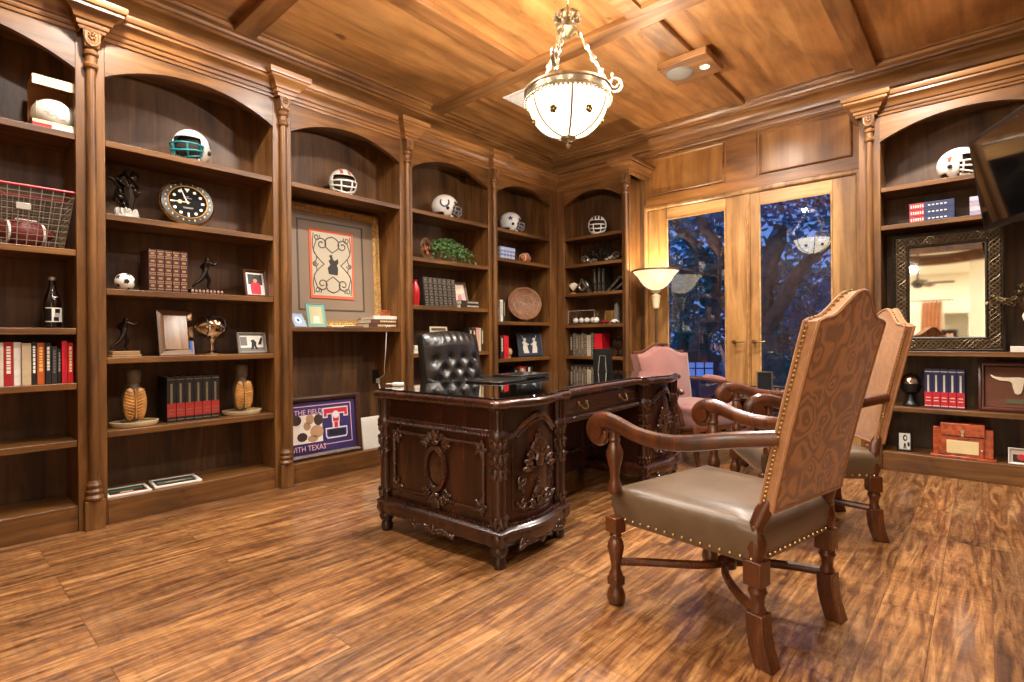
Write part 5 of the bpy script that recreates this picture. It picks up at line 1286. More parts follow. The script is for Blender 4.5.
card('teal bordered portrait card standing below the framed scrollwork art', -2.985, .10, 1.155, .155, .19, [mat('card_teal', '#628f86', .5), mat('card_yellow', '#a3a474', .5), mat('card_pink', '#c89a88', .5), CREAM], [(1, rect(-.75, .75, -.8, .8)), (2, circ(.3, 14, 0, .25)), (3, [(-.4, -.7), (.4, -.7), (.3, -.1), (-.3, -.1)])])
card('small blue and white card leaning beside the teal portrait card', -3.135, .07, 1.155, .12, .115, [mat('card_blue', '#8fa6c4', .5), WHITE, BLUEM], [(1, circ(.6, 16)), (2, circ(.25, 12))], .3, 30)
for i, (x, h, c_, nm) in enumerate(((-2.40, .036, '#4a2c1e', 'bottom brown book of the stack at the right end of the art shelf'), (-2.39, .034, '#5a3826', 'middle brown book of the stack at the right end of the art shelf'), (-2.375, .030, '#d6d0c2', 'white book on top of the stack at the right end of the art shelf'))):
    book(nm, 'A', x, .06, 1.155+[0, .0365, .071][i], h, .30-.02*i, .2, c_, None, ('#cbb48a', 'title') if i < 2 else None, flat=True, group='books stacked on the art shelf')
t = thing('trinket_box', 'small red trinket frame on top of the stacked books on the art shelf', 'trinket'); b = MB().sweep([(0, 0), (0, -.02), (.01, -.02), (.01, 0)], [(-.045, .0), (-.045, .05), (.045, .05), (.045, .0)], closed=True, f=lambda a, z_, hh: (a, hh+.01, z_)); obj('red_frame', b, mat('coral_red', '#b04a30', .5), t, bev=.003); obj('inset', MB().box(-.034, .034, -.002, .004, .012, .038), GOLD, t); place(t, 'A', -2.345, .12, 1.2565)
for k, (cc, w, lb) in enumerate(((-2.83, .11, 'thin pale booklet lying right of the teal portrait card'), (-2.66, .13, 'thin brown booklet lying in the middle of the art shelf'))):
    book(lb, 'A', cc, .07, 1.155, .012, w, .1, ['#b8ab92', '#6a4a30'][k], None, None, flat=True, name='booklet')
t = thing('white_cable', 'white charging cable hanging from the art shelf down to the wall outlet', 'cable')
b = MB().tube(bez([(0, -.03, 1.162), (0, .012, 1.165), (.0, .02, 1.10), (.012, .05, .95), (.06, .14, .80), (.10, .20, .74), (.125, .32, .70)], 7), .0035, 6); obj('cord', b, WHITE, t)
obj('plug', MB().box(.11, .14, .315, .345, .66, .70), WHITE, t, bev=.004); b = MB().tube(bez([(.125, .32, .66), (.115, .27, .60), (.09, .24, .58), (.08, .24, .62), (.1, .28, .65)], 6), .0035, 6); obj('loop', b, WHITE, t); place(t, 'A', -2.405, 0, 0)
t = thing('wall_outlet', 'black electrical outlet plate on the bookcase back above the white board', 'outlet'); obj('cover_plate', MB().box(-.04, .04, -.006, 0, -.06, .06), BLACK, t, bev=.003); b = MB().box(-.018, .018, -.009, -.005, .01, .045); b.box(-.018, .018, -.009, -.005, -.045, -.01); obj('socket', b, DARK, t, bev=.002); place(t, 'A', -2.29, .3475, .72)
PUR = mat('display_purple', '#2a1c52', .6); LET = mat('display_letter', '#cfa0a8', .6)
t = thing('jersey_display', 'dark framed purple team display with a big T emblem, standing on the bottom shelf', 'framed display'); w, h = .618, .475; T = Matrix.Rotation(-radians(6), 4, 'X')
b = MB(); b.T = T; b.sweep([(0, 0), (0, -.03), (.015, -.036), (.035, -.026), (.042, 0)], [(-w/2, 0), (-w/2, h), (w/2, h), (w/2, 0)], closed=True, f=lambda a, z_, hh: (a, hh, z_)); obj('frame', b, mat('frame_walnut', '#3a1f14', .35), t)
b = MB(); b.T = T; b.box(-w/2+.03, w/2-.03, -.006, 0, .03, h-.03); bd = obj('backing', b, PUR, t, smooth=False)
b = MB(); b.T = T; x1 = w/2-.075
b.T = T @ Matrix.Translation((-.02, 0, 0)) @ Matrix.Diagonal((.86, 1, 1, 1)); b.box(-.30, -.005, -.0085, -.006, .12, .335)
for (mi, pg) in ((1, circ(.05, 12, -.25, .30, sy=.8)), (1, circ(.045, 12, -.04, .29)), (2, circ(.05, 12, -.06, .2, sx=1.3)), (1, circ(.035, 10, -.20, .17, sx=1.4)), (2, circ(.04, 10, -.12, .30)), (1, circ(.03, 10, -.03, .2)), (2, circ(.035, 10, -.15, .25)), (1, circ(.03, 10, -.31, .2)), (2, circ(.028, 10, -.1, .15, sx=1.8))): b.m = mi; b.prism(pg, -.0088-.0002*mi, -.0084, 'xz')
obj('photo', b, [mat('photo_pale', '#d8cfc4', .5), mat('photo_darkish', '#3a2a26', .5), mat('photo_tan', '#a88464', .5)], bd, smooth=False)
b = MB(); b.T = T @ Matrix.Translation((.095-.2225*.9, 0, 0)) @ Matrix.Diagonal((.9, 1, 1, 1)); b.m = 0
b.prism([(.10, .375), (.10, .295), (.145, .295), (.145, .32), (.185, .32), (.185, .255), (.26, .255), (.26, .32), (.30, .32), (.30, .295), (.345, .295), (.345, .375)], -.009, -.006, 'xz'); b.m = 1
b.prism([(.11, .366), (.11, .305), (.136, .305), (.136, .33), (.195, .33), (.195, .262), (.25, .262), (.25, .33), (.31, .33), (.31, .305), (.336, .305), (.336, .366)], -.0105, -.0088, 'xz'); b.m = 0; b.prism(circ(.03, 16, .222, .315), -.0115, -.01, 'xz')
b.prism(rect(.19, .205, .21, .26), -.009, -.006, 'xz'); b.prism(rect(.24, .255, .21, .26), -.009, -.006, 'xz'); b.m = 1; b.prism(rect(.205, .24, .21, .262), -.009, -.006, 'xz'); b.m = 0
b.prism([(.135, .13), (.12, .15), (.12, .215), (.33, .215), (.33, .15), (.315, .13)], -.009, -.006, 'xz'); b.m = 2; b.prism([(.142, .142), (.13, .155), (.13, .205), (.32, .205), (.32, .155), (.308, .142)], -.0105, -.0088, 'xz'); b.m = 3; b.prism(rect(.15, .30, .155, .195), -.0115, -.01, 'xz')
obj('team_emblem', b, [mat('emblem_grey', '#c9c4c6', .5), mat('emblem_red', '#b01a2c', .5), mat('emblem_purple', '#30205c', .5), mat('emblem_dark', '#16161a', .5)], bd, smooth=False)
b = MB(); b.T = T; b.prism(rect(-.02, x1, .088, .094), -.0075, -.005, 'xz'); b.prism(rect(x1-.006, x1, .088, .40), -.0075, -.005, 'xz'); b.prism(rect(-.3, x1, .398, .404), -.0075, -.005, 'xz'); obj('pink_line', b, LET, bd, smooth=False)
text('WITH TEXAS', .06, LET, bd, (-.160, -.016, .082), (R90-radians(6), 0, 0), sx=.85); text('THE FIELD', .05, LET, bd, (-.168, -.043, .365), (R90-radians(6), 0, 0), sx=1.0)
place(t, 'A', -2.918, .10, .142)
t = thing('white_board', 'small blank white canvas leaning in the corner of the bottom shelf, beside the desk', 'canvas'); T = Matrix.Rotation(-radians(8), 4, 'X'); b = MB(); b.T = T; b.box(-.11, .11, -.008, .008, 0, .265); obj('canvas_face', b, mat('canvas_white', '#c9c4ba', .8, var=.04), t, bev=.002); b = MB(); b.T = T; b.sweep([(0, .008), (0, .02), (.02, .02), (.02, .008)], [(-.108, .002), (-.108, .263), (.108, .263), (.108, .002)], closed=True, f=lambda a, z_, hh: (a, hh, z_)); obj('stretcher_frame', b, W_x, t); place(t, 'A', -2.50, .06, .142)
# ---- plant bookcase
t = thing('garland_wreath', 'round twig wreath leaning at the left of the trailing plant', 'wreath'); b = MB(); rnd = random.Random(9)
for k in range(16):
    r = rnd.uniform(.055, .10); ph = rnd.uniform(0, 6.3); b.tube([((r+.008*sin(3*q+ph))*cos(q), .012*sin(2*q+ph)+rnd.uniform(-.004, .004), .105+(r+.008*sin(3*q+ph))*sin(q)) for q in [2*pi*i/26 for i in range(26)]], .0045, 5, closed=True)
obj('twig_ring', b, mat('twig_brown', '#6b4a2c', .8, var=.3), t); b = MB()
for k in range(12): a = rnd.uniform(0, 6.3); r = rnd.uniform(0, .05); b.ell((r*cos(a), .0+rnd.uniform(-.02, .01), .105+r*sin(a)), .014, 7, 5)
obj('dried_berry', b, mat('dried_berry', '#8a5230', .7), t); place(t, 'A', -1.885, .12, 1.791, .35)
t = thing('trailing_plant', 'bright green trailing plant in a low pot between twig wreath and bookcase side', 'plant')
obj('pot', MB().lathe([(.05, 0), (.07, .01), (.085, .07), (.08, .1), (.07, .1), (.065, .08)], (-.1, .06, 0), 24), mat('pot_brown', '#5a3c26', .6), t)
b = MB(); bs = MB(); rnd = random.Random(12)
for k in range(60):
    a = rnd.uniform(0, 6.3); L = rnd.uniform(.12, .40); sx = cos(a)*.55+(.75 if k % 3 else .1); dy = -abs(sin(a))*.10
    p0 = Vector((-.1+.03*cos(a), .06, .09)); top = Vector((-.1+sx*L*.45, .05+dy*.6, .13+.10*rnd.random())); end = Vector((-.1+sx*L, .02+dy-.01, max(.012, .16-L*.42*rnd.random()-.04)))
    p = bez([p0, top, end], 7); bs.tube(p, .002, 4)
    for i in range(3, len(p)):
        for q in range(3):
            R = Euler((rnd.uniform(-1, 1), rnd.uniform(-1, 1), rnd.uniform(0, 6.3))).to_matrix(); s_ = rnd.uniform(.010, .02); o_ = p[i]+Vector((rnd.uniform(-.014, .014), rnd.uniform(-.014, .014), rnd.uniform(-.008, .014))); o_.z = max(o_.z, .012)
            b.add([o_+R @ (Vector(v)*s_) for v in ((-1, 0, 0), (-.2, .6, .12), (1, 0, 0), (-.2, -.6, .12))], [(0, 1, 2, 3)])
obj('foliage', b, mat('fresh_green_leaf', '#62824a', .6, var=.45, vs=14), t, smooth=False)['kind'] = 'stuff'; obj('stem', bs, mat('stem_green', '#4a6030', .7), t); place(t, 'A', -1.60, .11, 1.791)
t = thing('red_vase', 'slim glossy red vase at the left end of the leaning book set', 'vase'); obj('vase_body', MB().lathe([(.03, 0), (.036, .004), (.045, .1), (.04, .17), (.022, .205), (.018, .22), (.024, .238)], n=28), mat('red_glaze', '#a81a1c', .12, coat=1), t); obj('lip', MB().tube([(.024*cos(q), .024*sin(q), .238) for q in [2*pi*i/24 for i in range(24)]], .003, 6, closed=True), RED, t); place(t, 'A', -2.015, .12, 1.358)
for i in range(7): book(f'dark grey gilt volume leaning slightly, {od[i]} of seven under the trailing plant', 'A', -1.915+.0565*i, .07, 1.358, .052, .275, .18, '#2c2823', None, ('#6f6454', 'gilt'), lean=-.10, group='gilt volumes under the trailing plant')
pframe('slanted photo frame with a pale pink picture behind the stacked books', 'A', -1.425, .13, 1.358, .17, .28, .02, '#5a4438', ([mat('photo_pink', '#caa09a', .5), mat('photo_rose', '#a86a6a', .5), CREAM], [(2, rect(-.8, .8, .2, .9)), (1, [(-.5, -.8), (.5, -.8), (.2, .1), (-.3, 0)])]), -.25, 20)
for i in range(2): book(['lower dark book lying flat at the right of the gilt volumes', 'upper dark book lying flat at the right of the gilt volumes'][i], 'A', -1.40, .03, 1.358+.037*i, .036, .27-.02*i, .18, '#2a221c', None, ('#a89a80', 'title'), flat=True, group='dark books lying under the slanted photo')
t = thing('magazine', 'cream magazine standing upright behind the office chair', 'magazine'); T = Matrix.Rotation(-radians(10), 4, 'X'); b = MB(); b.T = T; b.box(-.11, .11, -.003, .003, 0, .25); m_ = obj('cover', b, CREAM, t, bev=.001); b = MB(); b.T = T; b.box(-.09, .09, -.0036, -.003, .21, .235); b.m = 1; b.box(-.09, .09, -.0036, -.003, .03, .19); obj('cover_print', b, [mat('print_brown', '#5a4636', .6), mat('print_tan', '#b39a7c', .6)], m_, smooth=False); place(t, 'A', -1.70, .13, .927)
for k, (w, h, c_, nm) in enumerate(((.045, .235, '#1a1512', 'black hardback right of the office chair'), (.05, .232, '#2c1a14', 'dark brown hardback right of the office chair'), (.035, .238, '#c07a80', 'pink hardback right of the office chair'), (.03, .235, '#b8aa8c', 'beige hardback right of the office chair'), (.035, .23, '#3a2a1c', 'brown hardback at the right end, beyond the beige one'))):
    book(nm, 'A', [-1.375, -1.325, -1.28, -1.245, -1.21][k], .06, .927, w, h, .17, c_, None, ('#bfae8c', 'title'), group='hardbacks right of the office chair')
for k in range(3): book(['bottom', 'middle', 'top'][k]+' white booklet of the stack left of the office chair', 'A', -2.01+.004*k, .03, .927+.0235*k, .022, .19, .16, ['#d2cabb', '#bfb5a2', '#d9d4c8'][k], None, None, flat=True, group='white booklets left of the office chair')
for k in range(2): book(['lower', 'upper'][k]+' white paperback of the pair on the shelf below, left of the office chair', 'A', -2.0, .03, .536+.031*k, .03, .2, .16, '#d2cabb', None, None, flat=True)

# ---- corner bookcase
for k in range(3): book(['bottom', 'middle', 'top'][k]+' blue and violet book of the stack left of the small football', 'A', -.84+.004*k, .04, 1.905+.043*k, .042, .24, .17, ['#5a6a9a', '#6a5f96', '#7a8cc0'][k], None, ('#c0d4e8', 'gilt'), flat=True, group='blue books in the corner bookcase')
football('small tan football with white panel, right of the blue book stack', 'A', -.44, .13, 1.905, .2, .72, '#a8623a', tilt=0)
for k, (w, c_, nm) in enumerate(((.035, '#dcd6c8', 'white hardback standing left of the round woven plate'), (.04, '#2a251e', 'dark hardback between the white hardback and the woven plate'))): book(nm, 'A', [-.925, -.885][k], .05, 1.234, w, .23, .17, c_, None, ('#8a7c60', 'title'))
t = thing('woven_plate', 'large round brown woven plate on a wire stand, in the corner bookcase', 'plate'); T = Matrix.Translation((0, 0, .215)) @ Matrix.Rotation(-radians(14), 4, 'X'); WOV = mat('woven_rush', '#7d5232', .5, var=.5, vs=26)
b = MB(); b.T = T; b.lathe([(.001, .012), (.09, .01), (.15, -.004), (.188, -.022), (.195, -.02), (.19, -.008), (.15, .012), (.09, .026), (.001, .028)], n=44, ax='y'); obj('plate_body', b, WOV, t); b = MB(); b.T = T
for k in range(9): r = .03+.018*k; y = .010-.0012*k-(.03*max(0, (r-.12)/.07)**1.3); b.tube([(r*cos(q), y, r*sin(q)) for q in [2*pi*i/36 for i in range(36)]], .004, 5, closed=True)
obj('coil', b, mat('woven_light', '#94653f', .5, var=.4, vs=30), t); b = MB()
for sx in (-.09, .09): b.tube([(sx, .07, .16), (sx, .03, .004), (sx, -.05, .004), (sx, -.06, .035)], .004, 6)
b.tube([(-.09, .0, .004), (.09, .0, .004)], .004, 6); obj('wire_stand', b, IRON, t); place(t, 'A', -.43, .15, 1.234, -.65)
for k, (w, h, c_, nm) in enumerate(((.05, .24, '#2c2620', 'dark hardback at the left end beside the pair of red books in the corner'), (.034, .245, '#c01828', 'bright red hardback, left of the red pair beside the beige ball'), (.034, .24, '#b81a22', 'bright red hardback, right of the red pair beside the beige ball'))): book(nm, 'A', [-.925, -.875, -.838][k], .05, .839, w, h, .17, c_, None, ('#d8b8a0', 'title') if k == 0 else None)
t = thing('small_ball', 'small beige ball on a wooden ring, between the red books and the dark art', 'ball'); obj('ball_skin', MB().ell((0, 0, .065), .048, 20, 14), mat('beige_ball', '#b59a72', .5, var=.15), t); obj('ring', MB().lathe([(.03, 0), (.034, .005), (.03, .02), (.024, .02)], n=20), PALM, t); place(t, 'A', -.73, .14, .839)
FIG = mat('ivory_figure', '#d6d0c0', .6)
def two(x): return [[(x-.22, -.8), (x-.26, -.3), (x-.2, .0), (x-.28, .2), (x-.12, .35), (x+.02, .3), (x+.16, .1), (x+.3, .05), (x+.3, -.05), (x+.14, -.05), (x+.16, -.4), (x+.26, -.8)], circ(.13, 12, x-.03, .48, sy=1.15), [(x-.3, .85), (x-.26, .85), (x-.02, .3), (x-.06, .28)]]
pframe('dark framed artwork with two ivory robed figures, in the corner bookcase', 'A', -.345, .13, .839, .39, .29, .02, '#22242c', ([mat('slate_art', '#2c3444', .6), FIG], [(1, p) for p in two(-.36)]+[(1, [(-x, y) for x, y in p][::-1]) for p in two(-.40)]), -.12, 10, 'framed art', 'framed_art')
for k, (w, c_) in enumerate(((.05, '#1c1814'), (.04, '#30261e'), (.035, '#9c1420'), (.03, '#c8b8a0'), (.035, '#a81420'), (.05, '#241c16'), (.03, '#d8d2c4'), (.045, '#2a2019'))):
    x = -.80+sum((.05, .04, .035, .03, .035, .05, .03, .045)[:k])+w/2; book(['black book at the left end of the low row just above the desk edge', 'brown-black book second along in the low row above the desk edge', 'red book left of the cream one in the low row above the desk edge', 'cream book between two red ones in the low row above the desk edge', 'red book right of the cream one in the low row above the desk edge', 'thick dark book in the low row, left of the white one', 'white book in the low row above the desk edge', 'dark book at the right end of the low row above the desk edge'][k], 'A', x+.08, .06, .49, w-.001, .235+.01*(k % 3), .17, c_, None, ('#a89878', 'title') if k % 2 == 0 else None, group='low row above the desk edge')

# ---- narrow bookcase beside the doors
t = thing('metal_flower_sculpture', 'dark metal flower sculpture with silver leaves, on the second shelf of the narrow bookcase', 'sculpture'); b = MB(); rnd = random.Random(21)
for k in range(40):
    a = rnd.uniform(-1.45, 1.45); L = rnd.uniform(.08, .25); d_ = rnd.uniform(-.05, .05); p = [(0, d_*.3, .03), (L*.5*sin(a), d_*.6, .03+L*.5*cos(a)), (L*sin(a)*1.15, d_, .03+L*cos(a)*.85)]; b.tube(p, [.009, .007, .002], 5); b.ell(p[2], (.014, .008, .02), 7, 5, Euler((0, a, 0)).to_matrix())
obj('dark_petal', b, IRON, t); b = MB()
for sx in (-1, 1):
    for k in range(6): b.ell((sx*(.07+.03*k), -.02+.012*(k % 3), .035+.012*(k % 2)), (.030, .014, .02), 9, 6, Euler((0, sx*.4, .4*k)).to_matrix())
    b.tube([(sx*x, -.03, z_) for x, z_ in spiral(.2, .055, .05, .012, 0, 1.3, 20)], .009, 6)
obj('silver_leaf', b, mat('pewter_leaf', '#8a8478', .35, .8), t); obj('base', MB().lathe([(.06, 0), (.055, .012), (.03, .03), (.02, .05)], n=20), IRON, t); place(t, 'B', .52, .14, 1.904)
for k, (x, ln, h) in enumerate(((.395, -.62, .23), (.455, -.05, .28), (.50, 0, .285), (.545, 0, .28), (.575, .82, .26), (.63, .98, .25))):
    lx = x
    book(['dark volume leaning steeply against the upright three, left side', 'dark upright volume, left of the three upright in the narrow bookcase', 'dark upright volume, middle of the three upright in the narrow bookcase', 'dark upright volume, right of the three upright in the narrow bookcase', 'dark volume slanting nearly flat, nearer the upright three', 'dark volume slanting nearly flat, farther from the upright three'][k], 'B', lx, .10+.012*k, 1.567, .036, h, .16, '#26211b', None, ('#857a66', 'law'), lean=[-.62, -.04, 0, 0, .82, .98][k], group='dark volumes in the narrow bookcase')
t = thing('silver_horseshoe', 'silver scroll ornament beside the leaning dark volumes', 'ornament'); b = MB().tube([(x, 0, z_+.085) for x, z_ in spiral(0, 0, .075, .025, -.6, 1.2, 30)], .013, 8); obj('scroll', b, mat('silver_scroll', '#a8a294', .3, .8), t); obj('base', MB().box(-.05, .05, -.025, .025, 0, .012), IRON, t, bev=.003); place(t, 'B', .275, .13, 1.567)
t = thing('shell_ornament', 'pale shell ornament at the left end of the leaning volumes shelf', 'ornament'); b = MB()
for k in range(7): a = lerp(-.7, .7, k/6); b.ell((.04*sin(a), 0, .05+.04*cos(a)), (.012, .018, .05), 8, 6, Euler((0, a, 0)).to_matrix())
obj('shell_rib', b, mat('shell_pearl', '#d0c4ac', .4), t); obj('foot', MB().box(-.03, .03, -.02, .02, 0, .02), PALM, t, bev=.003); place(t, 'B', .16, .10, 1.567)
CG = NT('thin_clear_case'); a_ = CG.n('ShaderNodeBsdfTransparent'); g_ = CG.n('ShaderNodeBsdfGlossy'); g_.inputs['Roughness'].default_value = .03; m__ = CG.n('ShaderNodeMixShader'); m__.inputs[0].default_value = .10; CG.l(a_.outputs[0], m__.inputs[1]); CG.l(g_.outputs[0], m__.inputs[2]); CG.l(m__.outputs[0], CG.out.inputs[0])
t = thing('display_case', 'clear long display case holding golf balls on a dark base, fourth shelf of narrow bookcase', 'display case'); obj('case_base', MB().box(-.185, .185, -.05, .05, 0, .014), DARK, t, bev=.003); b = MB()
for q in ((-.18, .18, -.048, -.046, .014, .16), (-.18, .18, .046, .048, .014, .16), (-.18, -.178, -.046, .046, .014, .16), (.178, .18, -.046, .046, .014, .16), (-.18, .18, -.048, .048, .16, .162)): b.box(*q)
obj('clear_cover', b, CG.m, t, smooth=False); b = MB()
for q in (((-.18, -.048, .161), (.18, -.048, .161)), ((-.18, -.048, .014), (-.18, -.048, .161)), ((.18, -.048, .014), (.18, -.048, .161))): b.tube(q, .002, 4)
obj('cover_edge', b, mat('clear_edge', '#b8b0a0', .2), t); place(t, 'B', .29, .11, 1.208)
GBM = mat('golf_ball_white', '#e8e4da', .35, bump=.3, bs=220)
for k in range(5): t = tag(obj('golf_ball', MB().ell((0, 0, .033), .033, 20, 14), GBM), f'white golf ball in the clear case, {["leftmost", "second from the left", "middle one", "fourth from the left", "rightmost"][k]} of five', 'golf ball', 'golf balls in the clear case'); place(t, 'B', .195+.078*k-(.03 if k == 4 else 0), .095+.004*(k % 2), 1.222)
t = thing('toy_car', 'small dark red model car right of the golf ball case', 'model car'); b = MB().prism([(-.05, .012), (.05, .012), (.052, .028), (.03, .032), (.015, .048), (-.02, .048), (-.035, .032), (-.052, .028)], -.02, .02, 'xz'); obj('car_body', b, DKRED, t, bev=.004)
for sx in (-.03, .03):
    for sy in (-.021, .021): obj('wheel', MB().lathe([(.012, -.004), (.013, 0), (.012, .004)], (sx, sy, .013), 14, 'y'), BLACK, t)
place(t, 'B', .60, .07, 1.208)
t = thing('toy_car', 'small white model car beside the dark red model car', 'model car'); b = MB().prism([(-.05, .012), (.05, .012), (.052, .028), (.03, .032), (.015, .048), (-.02, .048), (-.035, .032), (-.052, .028)], -.02, .02, 'xz'); obj('car_body', b, WHITE, t, bev=.004)
for sx in (-.03, .03):
    for sy in (-.021, .021): obj('wheel', MB().lathe([(.012, -.004), (.013, 0), (.012, .004)], (sx, sy, .013), 14, 'y'), BLACK, t)
place(t, 'B', .735, .07, 1.208)
t = thing('glass_award', 'tall clear glass award behind the small model cars', 'award'); obj('glass_prism', MB().loft([[(x*s_, y*s_, z_) for x, y in ((-.03, -.016), (.03, -.016), (.03, .016), (-.03, .016))] for s_, z_ in ((1, .03), (.8, .2), (.3, .235))]), mat('award_glass', '#8a8880', .05, .1, coat=1, spec=.9), t, smooth=False); obj('base', MB().box(-.04, .04, -.025, .025, 0, .03), BLACK, t, bev=.003); place(t, 'B', .70, .17, 1.208)
t = thing('small_plaque', 'small framed wooden plaque behind the golf ball case', 'plaque'); T = Matrix.Rotation(-.2, 4, 'X'); b = MB(); b.T = T; b.box(-.06, .06, 0, .014, 0, .16); obj('board', b, PALM, t, bev=.004); b = MB(); b.T = T; b.box(-.04, .04, -.003, 0, .03, .13); obj('engraved_plate', b, GOLD, t, bev=.002); place(t, 'B', .555, .22, 1.208)
gc = ['#2a2620', '#4a443c', '#5a5248', '#3c362e', '#625a4c', '#2c261e', '#b0a490', '#37302a']; gx = .115
for k, w in enumerate((.05, .035, .04, .035, .04, .04, .055, .045)):
    book(['dark book at the left end of the grey row under the golf balls', 'grey-brown book second in the row under the golf balls', 'wide grey book third in the row under the golf balls', 'dark grey-brown book fourth in the row under the golf balls', 'lightest grey-brown book in the row under the golf balls', 'near-black book left of the pale one under the golf balls', 'pale grey book in the row under the golf balls', 'dark book between the pale grey and the bright red book'][k], 'B', gx+w/2, .08, .846, w-.001, .24+.012*((k*5) % 3), .17, gc[k], None, ('#9a8c74', 'gilt') if k % 2 else ('#9a8c74', 'title'), group='grey row under the golf balls'); gx += w
book('large bright red hardback at the right end of the grey row', 'B', gx+.052, .08, .846, .095, .255, .18, '#c81424', None, None)
t = thing('wire_orb', 'dark wire ornament with a round body, right of the large red book', 'ornament'); b = MB()
for k in range(6): a = pi*k/6; b.tube([(.055*cos(q)*cos(a), .055*cos(q)*sin(a), .13+.055*sin(q)) for q in [2*pi*i/22 for i in range(22)]], .004, 5, closed=True)
obj('wire_globe', b, IRON, t); obj('stand', MB().lathe([(.04, 0), (.042, .008), (.012, .02), (.01, .075)], n=18), IRON, t); obj('finial', MB().ell((0, 0, .205), (.012, .012, .022), 10, 7), IRON, t); place(t, 'B', .735, .13, .846)
for k in range(6): book(f'dark low book, {od[k] if k < 5 else "rightmost"} of the bottom row in the narrow bookcase', 'B', .15+.055*k, .08, .49, .052, .25, .17, ['#241d16', '#3a3026', '#2c2620'][k % 3], None, ('#8a7c62', 'title'), group='bottom row of the narrow bookcase')
t = thing('cream_jar', 'small cream lidded jar on the lower shelf of the narrow bookcase', 'jar'); obj('jar_body', MB().lathe([(.03, 0), (.045, .02), (.05, .06), (.04, .1), (.03, .11)], n=22), CREAM, t); obj('lid', MB().lathe([(.034, .11), (.03, .122), (.01, .13), (.01, .14), (.002, .148)], n=20), CREAM, t); place(t, 'B', .73, .1, .49)

# ---- bookcase with the mirror
for k in range(3):
    book(['bottom', 'middle', 'top'][k]+' navy and red book of the stack under the longhorn helmet', 'B', 3.485, .06, 1.919+.0505*k, .049, .27, .19, '#1e2a4e', None, None, flat=True, group='navy and red books stacked above the mirror')
for o_ in [o for o in bpy.data.objects if o.get('group') == 'navy and red books stacked above the mirror']:
    obj('red_half', MB().box(-.133, -.045, -.0045, -.002, .002, .047), bmat('#b02028'), o_, smooth=False); b = MB()
    for q in range(6): b.box(-.125+.014*q, -.118+.014*q, -.0052, -.0044, .014, .034)
    for q in range(5): b.box(-.02+.024*q, -.006+.024*q, -.0045, -.002, .02, .028)
    obj('spine_print', b, bmat('#d8cfc0'), o_, smooth=False)
for k in range(4): book(['bottom', 'second', 'third', 'top'][k]+' pale and red book of the stack half hidden behind the television', 'B', 3.83, .06, 1.919+.036*k, .035, .25, .18, ['#8a86a0', '#b0a8b0', '#9a8a98', '#a8a4b4'][k], ('#a83038', .4, .95), None, flat=True, group='books stacked behind the television')
t = thing('ornate_mirror', 'large mirror in a dark carved lattice frame, leaning on the bookcase shelf', 'mirror'); T = Matrix.Rotation(-radians(1.2), 4, 'X'); w, h, q = .655, .905, .108
b = MB(); b.T = T; b.sweep([(0, 0), (0, -.03), (.012, -.038), (.022, -.028), (q-.02, -.028), (q-.01, -.036), (q, -.03), (q, 0)], [(-w/2, 0), (-w/2, h), (w/2, h), (w/2, 0)], closed=True, f=lambda a, z_, hh: (a, hh, z_)); MF = mat('dark_carved_gilt', '#2c2216', .45, .3, var=.4, vs=40); f_ = obj('frame', b, MF, t)
b = MB(); b.T = T
def braid(p0, p1, n):
    p0, p1 = Vector(p0), Vector(p1); d = p1-p0; L = d.length; d.normalize(); nn = Vector((-d.y, d.x)); P = []
    for ph in (0, pi, pi/2, -pi/2):
        pts = [p0+d*L*i/(n*8)+nn*(.030*sin(2*pi*i/8+ph)) for i in range(n*8+1)]; b.tube([(p.x, -.031-.004*cos(2*pi*i/8*2+ph), p.y) for i, p in enumerate(pts)], .0055, 5)
braid((-w/2+.055, .03), (-w/2+.055, h-.03), 6); braid((w/2-.055, .03), (w/2-.055, h-.03), 6); braid((-w/2+.09, .055), (w/2-.09, .055), 4); braid((-w/2+.09, h-.055), (w/2-.09, h-.055), 4)
obj('lattice_carving', b, mat('carved_gilt_highlight', '#5c4a30', .4, .5), f_)
b = MB(); b.T = T; b.box(-w/2+q-.004, w/2-q+.004, -.014, -.010, q-.004, h-q+.004); obj('mirror_glass', b, MIRR, t, smooth=False); place(t, 'B', 3.565, .11, .932)
t = thing('dried_branch', 'spray of dried leaves with a white curved handle, in front of the mirror frame', 'plant'); b = MB(); bs = MB(); rnd = random.Random(33)
obj('pot', MB().lathe([(.05, 0), (.06, .01), (.075, .1), (.07, .19), (.06, .2), (.055, .18)], (.10, .0, 0), 24), mat('white_pottery', '#d8d0c0', .3, coat=.5), t)
for k in range(16):
    a = lerp(-1.35, .9, k/15)+rnd.uniform(-.1, .1); L = rnd.uniform(.2, .36); p = bez([(.10, 0, .18), (.10+L*.5*sin(a)*.8, -.02, .30+.08*cos(a)), (.10+L*sin(a), -.05-rnd.uniform(0, .05), .33+.12*cos(a)*rnd.uniform(.4, 1.2))], 6); bs.tube(p, .0025, 4)
    for i in range(4, len(p)):
        for r_q in range(2): R = Euler((rnd.uniform(-1, 1), rnd.uniform(-1, 1), rnd.uniform(0, 6.3))).to_matrix(); b.add([p[i]+R @ (Vector(v)*rnd.uniform(.016, .028)) for v in ((-1, 0, 0), (-.2, .45, .12), (1, 0, 0), (-.2, -.45, .12))], [(0, 1, 2, 3)])
obj('dried_leaf', b, mat('dried_leaf', '#7a6440', .7, var=.4, vs=30), t, smooth=False)['kind'] = 'stuff'; obj('stem', bs, mat('twig_dark', '#4a3a28', .8), t); obj('handle', MB().tube(bez([(.02, -.06, .19), (-.0, -.07, .25), (.03, -.07, .28), (.08, -.065, .22), (.10, -.06, .15)], 6), .009, 8), WHITE, t)
place(t, 'B', 3.985, .10, .932)
